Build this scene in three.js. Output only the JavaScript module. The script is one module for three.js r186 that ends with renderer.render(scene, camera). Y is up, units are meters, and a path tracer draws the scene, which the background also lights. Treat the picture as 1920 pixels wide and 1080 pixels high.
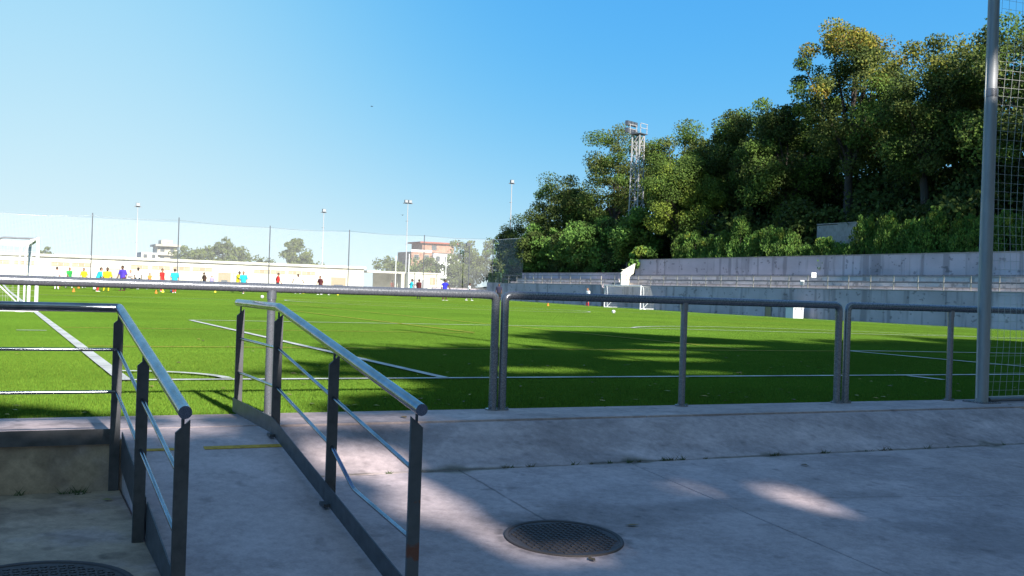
import * as THREE from 'three';
import { mergeGeometries } from 'three/addons/utils/BufferGeometryUtils.js';
import { MarchingCubes } from 'three/addons/objects/MarchingCubes.js';

// ---------------------------------------------------------------- camera, sky, sun, exposure
const scene = new THREE.Scene();
const camera = new THREE.PerspectiveCamera(29.78, 16 / 9, 0.1, 1500);
camera.position.set(-1.2215, 1.0108, 11.058);
camera.rotation.order = 'YXZ';
camera.rotation.set(0.0028, -0.4516, 0.0326);
const renderer = new THREE.WebGLRenderer({ antialias: true });
renderer.toneMapping = THREE.LinearToneMapping;
renderer.toneMappingExposure = 2.0;
renderer.shadowMap.enabled = true;

const SUN = new THREE.Vector3(0.035, 0.525, 1).normalize();
const sun = new THREE.DirectionalLight(new THREE.Color().setRGB(1, 0.96, 0.88), 4.3);
sun.position.copy(SUN).multiplyScalar(120).add(new THREE.Vector3(20, 0, -40));
sun.target.position.set(20, 0, -40);
sun.castShadow = true;
sun.shadow.radius = 1.5;
sun.shadow.mapSize.set(4096, 4096);
Object.assign(sun.shadow.camera, { left: -90, right: 90, top: 90, bottom: -90, near: 1, far: 320 });
scene.add(sun, sun.target);
{
  const W = 1024, H = 512, d = new Float32Array(W * H * 4), E = 1 / 2.0;
  const mix = (a, b, t) => a + (b - a) * t, sm = (a, b, x) => { x = Math.min(1, Math.max(0, (x - a) / (b - a))); return x * x * (3 - 2 * x); };
  for (let j = 0; j < H; j++) for (let i = 0; i < W; i++) {
    const el = ((j + 0.5) / H - 0.5) * Math.PI, az = ((i + 0.5) / W - 0.5) * 2 * Math.PI;
    const x = Math.cos(el) * Math.cos(az), y = Math.sin(el), z = Math.cos(el) * Math.sin(az);
    const e = Math.max(0, el * 180 / Math.PI);
    const a = Math.atan2(Math.abs(x), Math.abs(z)) * 180 / Math.PI;       // away from the sun's vertical plane
    const L = 4.6 + 12 * Math.exp(-(a * a) / (16 * 16));                   // the haze reaches higher towards and away from the sun
    let h = Math.exp(-e / L);
    const g = Math.max(0, x * SUN.x + y * SUN.y + z * SUN.z);
    h = Math.min(1, h + 0.5 * Math.pow(g, 4));
    const up = sm(10, 55, e);
    const deep = [mix(0.065, 0.13, up), mix(0.36, 0.215, up), mix(0.93, 0.52, up)], pale = [0.80, 0.95, 0.98], k = (j * W + i) * 4;
    for (let c = 0; c < 3; c++) d[k + c] = mix(deep[c], pale[c], c === 1 ? Math.pow(h, 0.6) : h) * E;
    d[k + 3] = 1;
  }
  const t = new THREE.DataTexture(d, W, H, THREE.RGBAFormat, THREE.FloatType);
  t.mapping = THREE.EquirectangularReflectionMapping; t.magFilter = THREE.LinearFilter; t.minFilter = THREE.LinearFilter; t.needsUpdate = true;
  scene.background = t; scene.environment = t;
}

// ---------------------------------------------------------------- helpers
function RNG(seed) { let s = seed >>> 0; return () => { s = (s + 0x6D2B79F5) >>> 0; let t = s; t = Math.imul(t ^ (t >>> 15), t | 1); t ^= t + Math.imul(t ^ (t >>> 7), t | 61); return ((t ^ (t >>> 14)) >>> 0) / 4294967296; }; }
const V = (x, y, z) => new THREE.Vector3(x, y, z);
const lin = (r, g, b) => new THREE.Color().setRGB(r, g, b);
const taken = {};
function numbered(n) { taken[n] = (taken[n] ?? -1) + 1; return taken[n] ? n + '_' + String(taken[n]).padStart(3, '0') : n; }
function tag(o, label, category, group) { o.userData.label = label; o.userData.category = category; if (group) o.userData.group = group; return o; }
function thing(name, label, category, pos = [0, 0, 0], turn = 0, group) {
  const o = new THREE.Group(); o.name = numbered(name); o.position.set(...pos); o.rotation.y = turn; scene.add(o);
  return tag(o, label, category, group);
}
function obj(name, geo, mat, parent) {
  if (Array.isArray(geo)) geo = merge(geo);
  const m = new THREE.Mesh(geo, mat); m.name = parent ? name : numbered(name); m.castShadow = m.receiveShadow = true;
  (parent || scene).add(m); return m;
}
function struct(name, geo, mat, parent) { const m = obj(name, geo, mat, parent); if (!parent) m.userData.kind = 'structure'; return m; }
function merge(list) {
  const out = list.map((g) => { const q = g.index ? g.toNonIndexed() : g; for (const k of Object.keys(q.attributes)) if (!['position', 'normal', 'uv'].includes(k)) q.deleteAttribute(k); return q; });
  return out.length === 1 ? out[0] : mergeGeometries(out, false);
}
function metreUV(g) {                                                     // uv in metres from each face's own axes
  if (g.index) g = g.toNonIndexed();
  const p = g.attributes.position, n = g.attributes.normal, uv = new Float32Array(p.count * 2);
  for (let i = 0; i < p.count; i++) {
    const ax = Math.abs(n.getX(i)), ay = Math.abs(n.getY(i)), az = Math.abs(n.getZ(i));
    const [a, b] = ay >= ax && ay >= az ? [p.getX(i), p.getZ(i)] : ax >= az ? [p.getZ(i), p.getY(i)] : [p.getX(i), p.getY(i)];
    uv[i * 2] = a; uv[i * 2 + 1] = b;
  }
  g.setAttribute('uv', new THREE.BufferAttribute(uv, 2)); return g;
}
function bx(x0, x1, y0, y1, z0, z1) { const g = new THREE.BoxGeometry(x1 - x0, y1 - y0, z1 - z0); g.translate((x0 + x1) / 2, (y0 + y1) / 2, (z0 + z1) / 2); return metreUV(g); }
const UPV = V(0, 1, 0);
function cyl(a, b, r0, r1 = r0, seg = 10, open = false) {
  const d = b.clone().sub(a), L = d.length(), g = new THREE.CylinderGeometry(r1, r0, L, seg, 1, open);
  g.applyQuaternion(new THREE.Quaternion().setFromUnitVectors(UPV, d.normalize())); g.translate((a.x + b.x) / 2, (a.y + b.y) / 2, (a.z + b.z) / 2); return g;
}
function bar(a, b, w, h) {                                                 // a thin square bar from a to b
  const d = b.clone().sub(a), L = d.length(), g = new THREE.BoxGeometry(w, L, h);
  g.applyQuaternion(new THREE.Quaternion().setFromUnitVectors(UPV, d.normalize())); g.translate((a.x + b.x) / 2, (a.y + b.y) / 2, (a.z + b.z) / 2); return g;
}
function pipe(pts, r, seg = 12, round = 0.06) {                            // a bent pipe through the points
  const path = new THREE.CurvePath();
  let last = pts[0];
  for (let i = 1; i < pts.length; i++) {
    if (i === pts.length - 1) { path.add(new THREE.LineCurve3(last, pts[i])); break; }
    const a = pts[i].clone().sub(pts[i - 1]), b = pts[i + 1].clone().sub(pts[i]), k = Math.min(round, a.length() / 2.1, b.length() / 2.1);
    const p = pts[i].clone().addScaledVector(a.normalize(), -k), q = pts[i].clone().addScaledVector(b.normalize(), k);
    path.add(new THREE.LineCurve3(last, p)); path.add(new THREE.QuadraticBezierCurve3(p, pts[i], q)); last = q;
  }
  const list = []; for (const c of path.curves) { const n = c.isLineCurve3 ? 1 : 5; for (let i = 0; i < n; i++) list.push(c.getPoint(i / n)); } list.push(pts[pts.length - 1]);
  const caps = [];
  const P = list, ring = [], up = V(0.3, 1, 0.2).normalize(); let N = null;
  const pos = [], nor = [], uv = [], idx = [];
  let len = 0;
  for (let i = 0; i < P.length; i++) {
    const t = (i === 0 ? P[1].clone().sub(P[0]) : i === P.length - 1 ? P[i].clone().sub(P[i - 1]) : P[i + 1].clone().sub(P[i]).normalize().add(P[i].clone().sub(P[i - 1]).normalize())).normalize();
    N = (N ? N : up).clone().addScaledVector(t, -(N ? N : up).dot(t)).normalize();
    const B = t.clone().cross(N);
    if (i) len += P[i].distanceTo(P[i - 1]);
    for (let s = 0; s <= seg; s++) { const w = s / seg * Math.PI * 2, n = N.clone().multiplyScalar(Math.cos(w)).addScaledVector(B, Math.sin(w)); pos.push(P[i].x + n.x * r, P[i].y + n.y * r, P[i].z + n.z * r); nor.push(n.x, n.y, n.z); uv.push(len, s / seg * r * 6.28); }
    if (i) for (let s = 0; s < seg; s++) { const a = (i - 1) * (seg + 1) + s, b = a + seg + 1; idx.push(a, a + 1, b, b, a + 1, b + 1); }
    if (i === 0 || i === P.length - 1) { const c = cyl(P[i].clone().addScaledVector(t, -0.001), P[i].clone().addScaledVector(t, 0.001), r, r, seg); caps.push(c); }
  }
  const g = new THREE.BufferGeometry();
  g.setAttribute('position', new THREE.Float32BufferAttribute(pos, 3)); g.setAttribute('normal', new THREE.Float32BufferAttribute(nor, 3)); g.setAttribute('uv', new THREE.Float32BufferAttribute(uv, 2)); g.setIndex(idx);
  return merge([g, ...caps]);
}
// noise
function hash2(i, j, s) { let h = Math.imul(i, 374761393) ^ Math.imul(j, 668265263) ^ Math.imul(s, 2246822519); h = Math.imul(h ^ (h >>> 13), 1274126177); return ((h ^ (h >>> 16)) >>> 0) / 4294967296; }
function vn(x, y, s, per = 0) {
  let i = Math.floor(x), j = Math.floor(y); const fx = x - i, fy = y - j, u = fx * fx * (3 - 2 * fx), v = fy * fy * (3 - 2 * fy);
  let i1 = i + 1, j1 = j + 1; if (per) { i = ((i % per) + per) % per; j = ((j % per) + per) % per; i1 %= per; j1 %= per; if (i1 < 0) i1 += per; if (j1 < 0) j1 += per; }
  const a = hash2(i, j, s), b = hash2(i1, j, s), c = hash2(i, j1, s), d = hash2(i1, j1, s);
  return a + (b - a) * u + (c - a) * v + (a - b - c + d) * u * v;
}
function fbm(x, y, s, oct = 4, per = 0) { let v = 0, a = 0.5, t = 0; for (let o = 0; o < oct; o++) { v += a * vn(x, y, s + o * 17, per); t += a; x *= 2; y *= 2; per *= 2; a *= 0.5; } return v / t; }
const sstep = (a, b, x) => { x = Math.min(1, Math.max(0, (x - a) / (b - a))); return x * x * (3 - 2 * x); };
const toS = (c) => { c = Math.min(1, Math.max(0, c)); return Math.round(255 * (c <= 0.0031308 ? 12.92 * c : 1.055 * Math.pow(c, 1 / 2.4) - 0.055)); };
function tex(w, h, fn, srgb = true) {
  const d = new Uint8Array(w * h * 4);
  for (let j = 0; j < h; j++) for (let i = 0; i < w; i++) { const c = fn(i, j), k = (j * w + i) * 4; for (let q = 0; q < 3; q++) d[k + q] = srgb ? toS(c[q]) : Math.round(255 * Math.min(1, Math.max(0, c[q]))); d[k + 3] = 255; }
  const t = new THREE.DataTexture(d, w, h, THREE.RGBAFormat, THREE.UnsignedByteType);
  t.wrapS = t.wrapT = THREE.RepeatWrapping; t.magFilter = THREE.LinearFilter; t.minFilter = THREE.LinearMipmapLinearFilter; t.generateMipmaps = true; t.needsUpdate = true;
  if (srgb) t.colorSpace = THREE.SRGBColorSpace; return t;
}
function scaled(t, sx, sy = sx, ox = 0, oy = 0) { const c = t.clone(); c.repeat.set(sx, sy); c.offset.set(ox, oy); c.needsUpdate = true; return c; }

// ---------------------------------------------------------------- materials
const grain = tex(512, 512, (i, j) => { const f = fbm(i / 8, j / 8, 5, 3, 64) * 0.6 + hash2(i, j, 9) * 0.4; return [f, f, f]; }, false);
const mottle = tex(512, 512, (i, j) => { const f = 0.72 + 0.4 * (fbm(i / 64, j / 64, 31, 6, 8) - 0.5) * 1.6 + 0.1 * (hash2(i, j, 4) - 0.5); return [f, f * 0.985, f * 0.96]; });
const spangle = tex(256, 256, (i, j) => { const f = 0.84 + 0.2 * (fbm(i / 16, j / 16, 131, 4, 16) - 0.5) + 0.06 * (hash2(i >> 1, j >> 1, 4) - 0.5); return [f, f, f * 1.01]; });
const M = {
  galv: new THREE.MeshStandardMaterial({ color: lin(0.23, 0.235, 0.265), metalness: 0.5, roughness: 0.5, roughnessMap: scaled(grain, 2), bumpMap: scaled(grain, 3), bumpScale: 0.0004, map: scaled(spangle, 2.3) }),
  poleGrey: new THREE.MeshStandardMaterial({ color: lin(0.36, 0.365, 0.38), metalness: 0.35, roughness: 0.5, map: scaled(spangle, 1.2), bumpMap: scaled(grain, 3), bumpScale: 0.0004 }),
  galvDark: new THREE.MeshStandardMaterial({ color: lin(0.2, 0.21, 0.24), metalness: 0.5, roughness: 0.45, map: scaled(mottle, 1.3) }),
  steelTube: new THREE.MeshStandardMaterial({ color: lin(0.36, 0.38, 0.46), metalness: 1.0, roughness: 0.24, bumpMap: scaled(grain, 5), bumpScale: 0.0002, map: scaled(mottle, 2) }),
  steelPost: new THREE.MeshStandardMaterial({ color: lin(0.115, 0.115, 0.13), metalness: 0.35, roughness: 0.5, map: scaled(mottle, 3), bumpMap: scaled(grain, 5), bumpScale: 0.0003 }),
  rust: new THREE.MeshStandardMaterial({ color: lin(0.16, 0.06, 0.025), roughness: 0.95, map: scaled(mottle, 14), bumpMap: scaled(grain, 12), bumpScale: 0.001 }),
  whitePaint: new THREE.MeshStandardMaterial({ color: lin(0.8, 0.8, 0.79), roughness: 0.45 }),
  whitePlastic: new THREE.MeshStandardMaterial({ color: lin(0.78, 0.79, 0.8), roughness: 0.4 }),
  netWhite: new THREE.MeshStandardMaterial({ color: lin(0.52, 0.52, 0.5), roughness: 0.9 }),
  netGreen: new THREE.MeshStandardMaterial({ color: lin(0.45, 0.46, 0.42), roughness: 0.9 }),
  line: new THREE.MeshStandardMaterial({ color: lin(0.72, 0.73, 0.7), roughness: 0.95, map: scaled(mottle, 0.7), bumpMap: scaled(grain, 3), bumpScale: 0.004 }),
  lineYellow: new THREE.MeshStandardMaterial({ color: lin(0.5, 0.36, 0.03), roughness: 0.95, map: scaled(mottle, 0.7) }),
  yellowStripe: new THREE.MeshStandardMaterial({ color: lin(0.72, 0.44, 0.06), roughness: 0.85, map: scaled(mottle, 6) }),
  iron: new THREE.MeshStandardMaterial({ color: lin(0.10, 0.085, 0.09), metalness: 0.3, roughness: 0.7, map: scaled(mottle, 4) }),
  bark: new THREE.MeshStandardMaterial({ color: lin(0.075, 0.06, 0.05), roughness: 0.95, bumpMap: scaled(grain, 2, 0.6), bumpScale: 0.03 }),
  cream: new THREE.MeshStandardMaterial({ color: lin(0.93, 0.89, 0.74), roughness: 0.9, map: scaled(mottle, 0.12) }),
  louvreTan: new THREE.MeshStandardMaterial({ color: lin(0.42, 0.34, 0.22), roughness: 0.9 }),
  shutter: new THREE.MeshStandardMaterial({ color: lin(0.36, 0.27, 0.16), roughness: 0.8 }),
  glass: new THREE.MeshStandardMaterial({ color: lin(0.12, 0.13, 0.14), roughness: 0.15, metalness: 0.2 }),
  brick: new THREE.MeshStandardMaterial({ color: lin(0.46, 0.25, 0.18), roughness: 0.9, map: scaled(mottle, 0.3) }),
  roofRed: new THREE.MeshStandardMaterial({ color: lin(0.32, 0.09, 0.06), roughness: 0.9 }),
  paleStone: new THREE.MeshStandardMaterial({ color: lin(0.6, 0.56, 0.48), roughness: 0.9, map: scaled(mottle, 0.2) }),
  paleGrey: new THREE.MeshStandardMaterial({ color: lin(0.42, 0.41, 0.42), roughness: 0.9 }),
  greenSteel: new THREE.MeshStandardMaterial({ color: lin(0.03, 0.09, 0.05), roughness: 0.6, metalness: 0.2 }),
  soil: new THREE.MeshStandardMaterial({ color: lin(0.07, 0.055, 0.042), roughness: 1, map: scaled(mottle, 0.35), bumpMap: scaled(grain, 0.8), bumpScale: 0.03 }),
  lampGlass: new THREE.MeshStandardMaterial({ color: lin(0.5, 0.52, 0.55), roughness: 0.2, metalness: 0.3 }),
};


// the ground under everything
function gy(x, z) { return -0.27 * Math.min(1, Math.max(0, (x - 15) / 35)) + 0.006 * Math.max(0, -z - 60); }
{
  const g = new THREE.PlaneGeometry(1600, 1600); g.rotateX(-Math.PI / 2); g.translate(0, -1.35, -100);
  struct('ground', metreUV(g), M.soil);
}

// ---------------------------------------------------------------- pitch
const turfTex = tex(1024, 1024, (i, j) => {
  const n = fbm(i / 32, j / 32, 71, 3, 32), f = fbm(i / 5, j / 3.2, 23, 2, 0), h = hash2(i, j, 3), b = 0.5 + 0.75 * (0.3 * n + 0.4 * f + 0.3 * h);
  const dry = hash2(i >> 1, j >> 1, 8) > 0.985 ? 1.25 : 1;
  return [0.07 * b * dry * (0.8 + 0.4 * h), 0.11 * b * dry, 0.018 * b * dry];
});
const turfBump = tex(1024, 1024, (i, j) => { const f = 0.5 * fbm(i / 4, j / 3, 23, 2, 0) + 0.5 * hash2(i, j, 3); return [f, f, f]; }, false);
M.turf = new THREE.MeshPhysicalMaterial({ specularIntensity: 0.12, map: scaled(turfTex, 1 / 3.1), bumpMap: scaled(turfBump, 1 / 3.1), bumpScale: 0.018, roughness: 0.95, vertexColors: true });
function sheet(x0, x1, z0, z1, nx, nz, fy, tint) {
  const pos = [], nor = [], uv = [], col = [], idx = [];
  for (let j = 0; j <= nz; j++) for (let i = 0; i <= nx; i++) {
    const x = x0 + (x1 - x0) * i / nx, z = z0 + (z1 - z0) * j / nz, e = 0.05;
    pos.push(x, fy(x, z), z); const n = V(-(fy(x + e, z) - fy(x - e, z)) / (2 * e), 1, -(fy(x, z + e) - fy(x, z - e)) / (2 * e)).normalize(); nor.push(n.x, n.y, n.z); uv.push(x, z);
    if (tint) col.push(...tint(x, z));
    if (i < nx && j < nz) { const a = j * (nx + 1) + i, b = a + nx + 1; idx.push(a, b, a + 1, b, b + 1, a + 1); }
  }
  const g = new THREE.BufferGeometry();
  g.setAttribute('position', new THREE.Float32BufferAttribute(pos, 3)); g.setAttribute('normal', new THREE.Float32BufferAttribute(nor, 3)); g.setAttribute('uv', new THREE.Float32BufferAttribute(uv, 2));
  if (tint) g.setAttribute('color', new THREE.Float32BufferAttribute(col, 3));
  g.setIndex(idx); return g;
}
const pitch = new THREE.Group(); pitch.name = 'pitch'; pitch.userData.kind = 'structure'; scene.add(pitch);
obj('turf', sheet(-14, 50.5, -117.5, 2.82, 130, 240, gy, (x, z) => { const f = 0.86 + 0.3 * fbm(x / 5 + 40, z / 5 + 300, 3, 4), y = 0.9 + 0.25 * fbm(x / 9 + 90, z / 9 + 80, 7, 3); return [f * y, f, f * 0.95]; }), M.turf, pitch);
function marking(pts, w, mat, y = 0.005) {                                 // a painted strip along the points (x, z)
  const pos = [], nor = [], uv = [], idx = []; let len = 0;
  const P = []; for (let i = 0; i < pts.length - 1; i++) { const [ax, az] = pts[i], [bx2, bz] = pts[i + 1], n = Math.max(1, Math.ceil(Math.hypot(bx2 - ax, bz - az) / 1)); for (let k = 0; k < n; k++) P.push([ax + (bx2 - ax) * k / n, az + (bz - az) * k / n]); } P.push(pts[pts.length - 1]);
  for (let i = 0; i < P.length; i++) {
    const a = P[Math.max(0, i - 1)], b = P[Math.min(P.length - 1, i + 1)], dx = b[0] - a[0], dz = b[1] - a[1], L = Math.hypot(dx, dz), nx = -dz / L, nz = dx / L;
    if (i) len += Math.hypot(P[i][0] - P[i - 1][0], P[i][1] - P[i - 1][1]);
    const wob = 1 + 0.10 * (fbm(len * 3, 0.5, 77) - 0.5);
    for (const s of [-1, 1]) { const x = P[i][0] + nx * w / 2 * s * wob, z = P[i][1] + nz * w / 2 * s * wob; pos.push(x, gy(x, z) + y + 0.027, z); nor.push(0, 1, 0); uv.push(x, z); }
    if (i) { const k = (i - 1) * 2; idx.push(k, k + 1, k + 2, k + 2, k + 1, k + 3); }
  }
  const g = new THREE.BufferGeometry(); g.setAttribute('position', new THREE.Float32BufferAttribute(pos, 3)); g.setAttribute('normal', new THREE.Float32BufferAttribute(nor, 3)); g.setAttribute('uv', new THREE.Float32BufferAttribute(uv, 2)); g.setIndex(idx);
  return obj(mat === M.line ? 'white_line' : 'yellow_line', g, mat, pitch);
}
const U1 = 3.35, PW = 47, PL = 100, arc = (cx, cz, r, a0, a1, n = 24) => Array.from({ length: n + 1 }, (_, i) => { const a = (a0 + (a1 - a0) * i / n) * Math.PI / 180; return [cx + r * Math.cos(a), cz - r * Math.sin(a)]; });
marking([[-0.06, 0], [PW, 0]], 0.12, M.line); marking([[0, 0.06], [0, -PL]], 0.14, M.line, 0.009); marking([[PW, 0], [PW, -PL]], 0.12, M.line, 0.009); marking([[0, -PL], [PW, -PL]], 0.12, M.line, 0.006);
marking(arc(0, 0, 1, 3, 87), 0.11, M.line, 0.013);
marking([[U1, 0], [U1, -16.5]], 0.12, M.line, 0.009); marking([[U1 + 40.3, 0], [U1 + 40.3, -16.5]], 0.12, M.line, 0.009); marking([[U1, -16.5], [U1 + 40.3, -16.5]], 0.12, M.line, 0.013);
marking([[U1 + 11, 0], [U1 + 11, -5.5]], 0.12, M.line, 0.009); marking([[U1 + 29.3, 0], [U1 + 29.3, -5.5]], 0.12, M.line, 0.009); marking([[U1 + 11, -5.5], [U1 + 29.3, -5.5]], 0.12, M.line, 0.013);
marking(arc(U1 + 20.15, -11, 9.15, 37, 143, 40), 0.12, M.line, 0.017);
marking([[10.15, 0.12], [10.15, 0.72]], 0.11, M.line); marking([[-0.22, -10.15], [-0.72, -10.15]], 0.11, M.line);
marking([[0, -50], [PW, -50]], 0.12, M.line, 0.005); marking(arc(PW / 2, -50, 9.15, 0, 360, 60), 0.12, M.line, 0.013);
marking([[3.4, -83.5], [43.6, -83.5]], 0.12, M.line);
marking([[0.1, -5.43], [46, -5.43]], 0.08, M.lineYellow, 0.0065); marking([[0.1, -11.5], [8.8, -11.5]], 0.08, M.lineYellow, 0.0065); marking([[8.8, -11.5], [8.8, -36.5]], 0.08, M.lineYellow, 0.0165); marking([[0.1, -36.5], [8.8, -36.5]], 0.08, M.lineYellow, 0.0065); marking([[11.8, -5.5], [11.8, -42.6]], 0.07, M.lineYellow, 0.02);
marking([[0.1, -42.6], [46, -42.6]], 0.08, M.lineYellow, 0.0065);
{ // the pile of the artificial turf: tufted squares of 0.5 m laid over the whole pitch
  const PILE = 0.032, r = RNG(11);
  function tuft(n) {
    const p = new Float32Array(n * 9), q = new Float32Array(n * 9), c = new Float32Array(n * 9);
    for (let k = 0; k < n; k++) {
      const a = r() * 6.283, x = (r() - 0.5) * 0.5, z = (r() - 0.5) * 0.5, w = 0.0022 + 0.003 * r(), h = PILE * (0.6 + 0.45 * r()), l = 0.02 * (r() - 0.3), dx = Math.cos(a), dz = Math.sin(a), la = r() * 6.283, b = k * 9, t = 0.75 + 0.5 * r(), y = 0.85 + 0.35 * r();
      p.set([x - dx * w, 0.002, z - dz * w, x + dx * w, 0.002, z + dz * w, x + Math.cos(la) * l, h, z + Math.sin(la) * l], b);
      const nx = -dz, nz = dx; for (let v = 0; v < 3; v++) { q.set([nx, 0.25, nz], b + v * 3); c.set([0.108 * t * y, 0.205 * t, 0.021 * t], b + v * 3); }
    }
    const g = new THREE.BufferGeometry(); g.setAttribute('position', new THREE.BufferAttribute(p, 3)); g.setAttribute('normal', new THREE.BufferAttribute(q, 3)); g.setAttribute('color', new THREE.BufferAttribute(c, 3)); return g;
  }
  const mat = new THREE.MeshPhysicalMaterial({ vertexColors: true, roughness: 0.8, specularIntensity: 0.3, side: THREE.DoubleSide }), m = new THREE.Matrix4(), qt = new THREE.Quaternion(), col = new THREE.Color(), sets = [[], [], []];
  for (let x = -13.75; x < 50.4; x += 0.5) for (let z = 2.57; z > -117.4; z -= 0.5) sets[(r() * 3) | 0].push([x, z]);
  sets.forEach((list) => {
    const im = new THREE.InstancedMesh(tuft(3200), mat, list.length);
    list.forEach(([x, z], i) => { qt.setFromAxisAngle(UPV, ((r() * 4) | 0) * Math.PI / 2); im.setMatrixAt(i, m.compose(V(x, gy(x, z), z), qt, V(1, 1, 1))); const f = (0.76 + 0.48 * fbm(x / 3.2 + 40, z / 3.2 + 300, 3, 5)) * (Math.floor((z + 200) / 4) % 2 ? 0.965 : 1.03), y = 0.88 + 0.25 * fbm(x / 9 + 90, z / 9 + 80, 7, 3); im.setColorAt(i, col.setRGB(f * y, f, f * 0.95)); });
    im.name = 'turf_pile'; im.userData.kind = 'stuff'; im.castShadow = im.receiveShadow = true; pitch.add(im);
  });
}

// ---------------------------------------------------------------- concrete: kerb, landing, apron, slabs, ramp
const PX0 = -4, PZ0 = 2, PXW = 16, PZW = 12, CR = 4.25;                    // the stretch that the concrete print covers; CR: where apron and slabs meet
const platY = (z) => -0.225 - 0.07 * (Math.min(z, 9.1) - CR), pitY = (z) => -0.30 - 0.04 * (Math.min(z, 9.1) - 3.98);   // the open pavement, and the sunken part left of the ramp
function seg(x, z, ax, az, bx2, bz) { const dx = bx2 - ax, dz = bz - az, t = Math.min(1, Math.max(0, ((x - ax) * dx + (z - az) * dz) / (dx * dx + dz * dz))); return Math.hypot(x - ax - t * dx, z - az - t * dz); }
const concTex = tex(2048, 1536, (i, j) => {
  const x = PX0 + (i + 0.5) / 2048 * PXW, z = PZ0 + (j + 0.5) / 1536 * PZW;
  const a = fbm(x * 0.9, z * 0.9, 41, 5), b = fbm(x * 4, z * 4, 43, 4), c = hash2(i, j, 12), d = fbm(x * 30, z * 30, 47, 2);
  let v = 0.375 + 0.20 * (a - 0.5) + 0.13 * (b - 0.5) + 0.12 * (d - 0.5) + 0.075 * (c - 0.5), warm = 1 + 0.10 * (fbm(x * 0.6 + 9, z * 0.6, 51, 3) - 0.5);
  const spots = fbm(x * 9, z * 9, 61, 3); if (spots > 0.70) v *= 1 - 1.6 * (spots - 0.70);
  const stain = sstep(0.60, 0.72, fbm(x * 0.7 + 20, z * 1.1, 67, 5)); v *= 1 - 0.26 * stain;
  const pale = sstep(0.6, 0.7, fbm(x * 1.3 + 50, z * 2.1 + 7, 69, 5)); v *= 1 + 0.16 * pale;
  const ring = Math.abs(Math.hypot(x - 1.67, z - 5.85) - 0.355); v *= 1 - 0.45 * Math.exp(-Math.pow(ring / 0.03, 2)) * sstep(0.3, 0.6, fbm(x * 14, z * 14, 73, 3));
  if (z < CR && x > 0.56) v *= 0.95 + 0.4 * (fbm(x * 2.2, z * 7, 83, 4) - 0.5) + 0.22 * (fbm(x * 22, z * 22, 84, 2) - 0.5);
  // dirt and moss held in the joint
  const w = 0.018 + 0.085 * sstep(0.5, 0.75, fbm(x * 1.6 + 3, 1, 91, 4)), jd = Math.abs(z - CR - 0.012 * (fbm(x * 5, 2, 93, 3) - 0.5)) / w;
  const dirt = Math.exp(-jd * jd) * sstep(0.25, 0.55, fbm(x * 6, z * 12, 95, 3)) * (x > 0.6 ? 1 : 0);
  // hairline cracks
  const ck = seg(x + 0.03 * (fbm(z * 4, 1, 98, 3) - 0.5), z, 1.72, CR, 1.74, 5.5), ck2 = seg(x, z + 0.05 * (fbm(x * 3, 4, 99, 3) - 0.5), 3.1, 5.3, 7.6, 6.1);
  const crk = Math.max(Math.exp(-Math.pow(ck / 0.008, 2)), 0.5 * Math.exp(-Math.pow(ck2 / 0.007, 2)));
  // chalky scrapes
  const s1 = Math.min(seg(x, z, 1.6, 4.05, 1.77, 3.86), seg(x, z, 1.77, 3.86, 2.02, 3.62)), s2 = Math.min(seg(x, z, 1.88, 4.62, 1.69, 5.1), seg(x, z, 2.12, 4.4, 1.98, 4.6)), s3 = seg(x, z, 3.05, CR - 0.25, 3.5, CR + 0.03);
  const scr = 0.5 * Math.exp(-Math.pow(s1 / 0.02, 2)) + 0.4 * Math.exp(-Math.pow(s2 / 0.014, 2)) + 0.35 * Math.exp(-Math.pow(s3 / 0.025, 2));
  v = v * (1 - 0.8 * dirt) * (1 - 0.6 * crk); v += (0.55 - v) * scr * sstep(0.3, 0.6, fbm(x * 25, z * 25, 101, 2) + 0.1);
  // the sunken corner left of the ramp: brown grime with its own blotches
  const pit = x < -0.436 && z > 3.9 ? 0.5 + 0.5 * sstep(0.35, 0.6, fbm(x * 3, z * 3, 111, 5)) : 0, blot = x < -0.436 ? sstep(0.55, 0.7, fbm(x * 5 + 4, z * 5, 113, 4)) : 0;
  v *= (1 - 0.12 * pit) * (1 - 0.30 * blot);
  return [v * warm * 1.17 * (1 + 0.08 * pit), v * (0.91 + 0.05 * dirt), v * (0.90 - 0.15 * dirt - 0.24 * pit) / warm];
});
const concBump = tex(1024, 1024, (i, j) => { const f = 0.6 * fbm(i / 16, j / 16, 15, 4, 64) + 0.4 * hash2(i, j, 19); return [f, f, f]; }, false);
M.concrete = new THREE.MeshStandardMaterial({ map: concTex, roughness: 0.82, bumpMap: concBump, bumpScale: 0.004 });
const concFar = tex(512, 512, (i, j) => { const v = 0.36 * (0.82 + 0.5 * (fbm(i / 40, j / 64, 33, 5, 0) - 0.3) + 0.08 * (hash2(i, j, 6) - 0.5)); return [v * 1.10, v * 0.955, v * 0.9]; });
M.concPlain = new THREE.MeshStandardMaterial({ map: scaled(concFar, 0.5), roughness: 0.88, bumpMap: scaled(concBump, 1), bumpScale: 0.003 });
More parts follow.
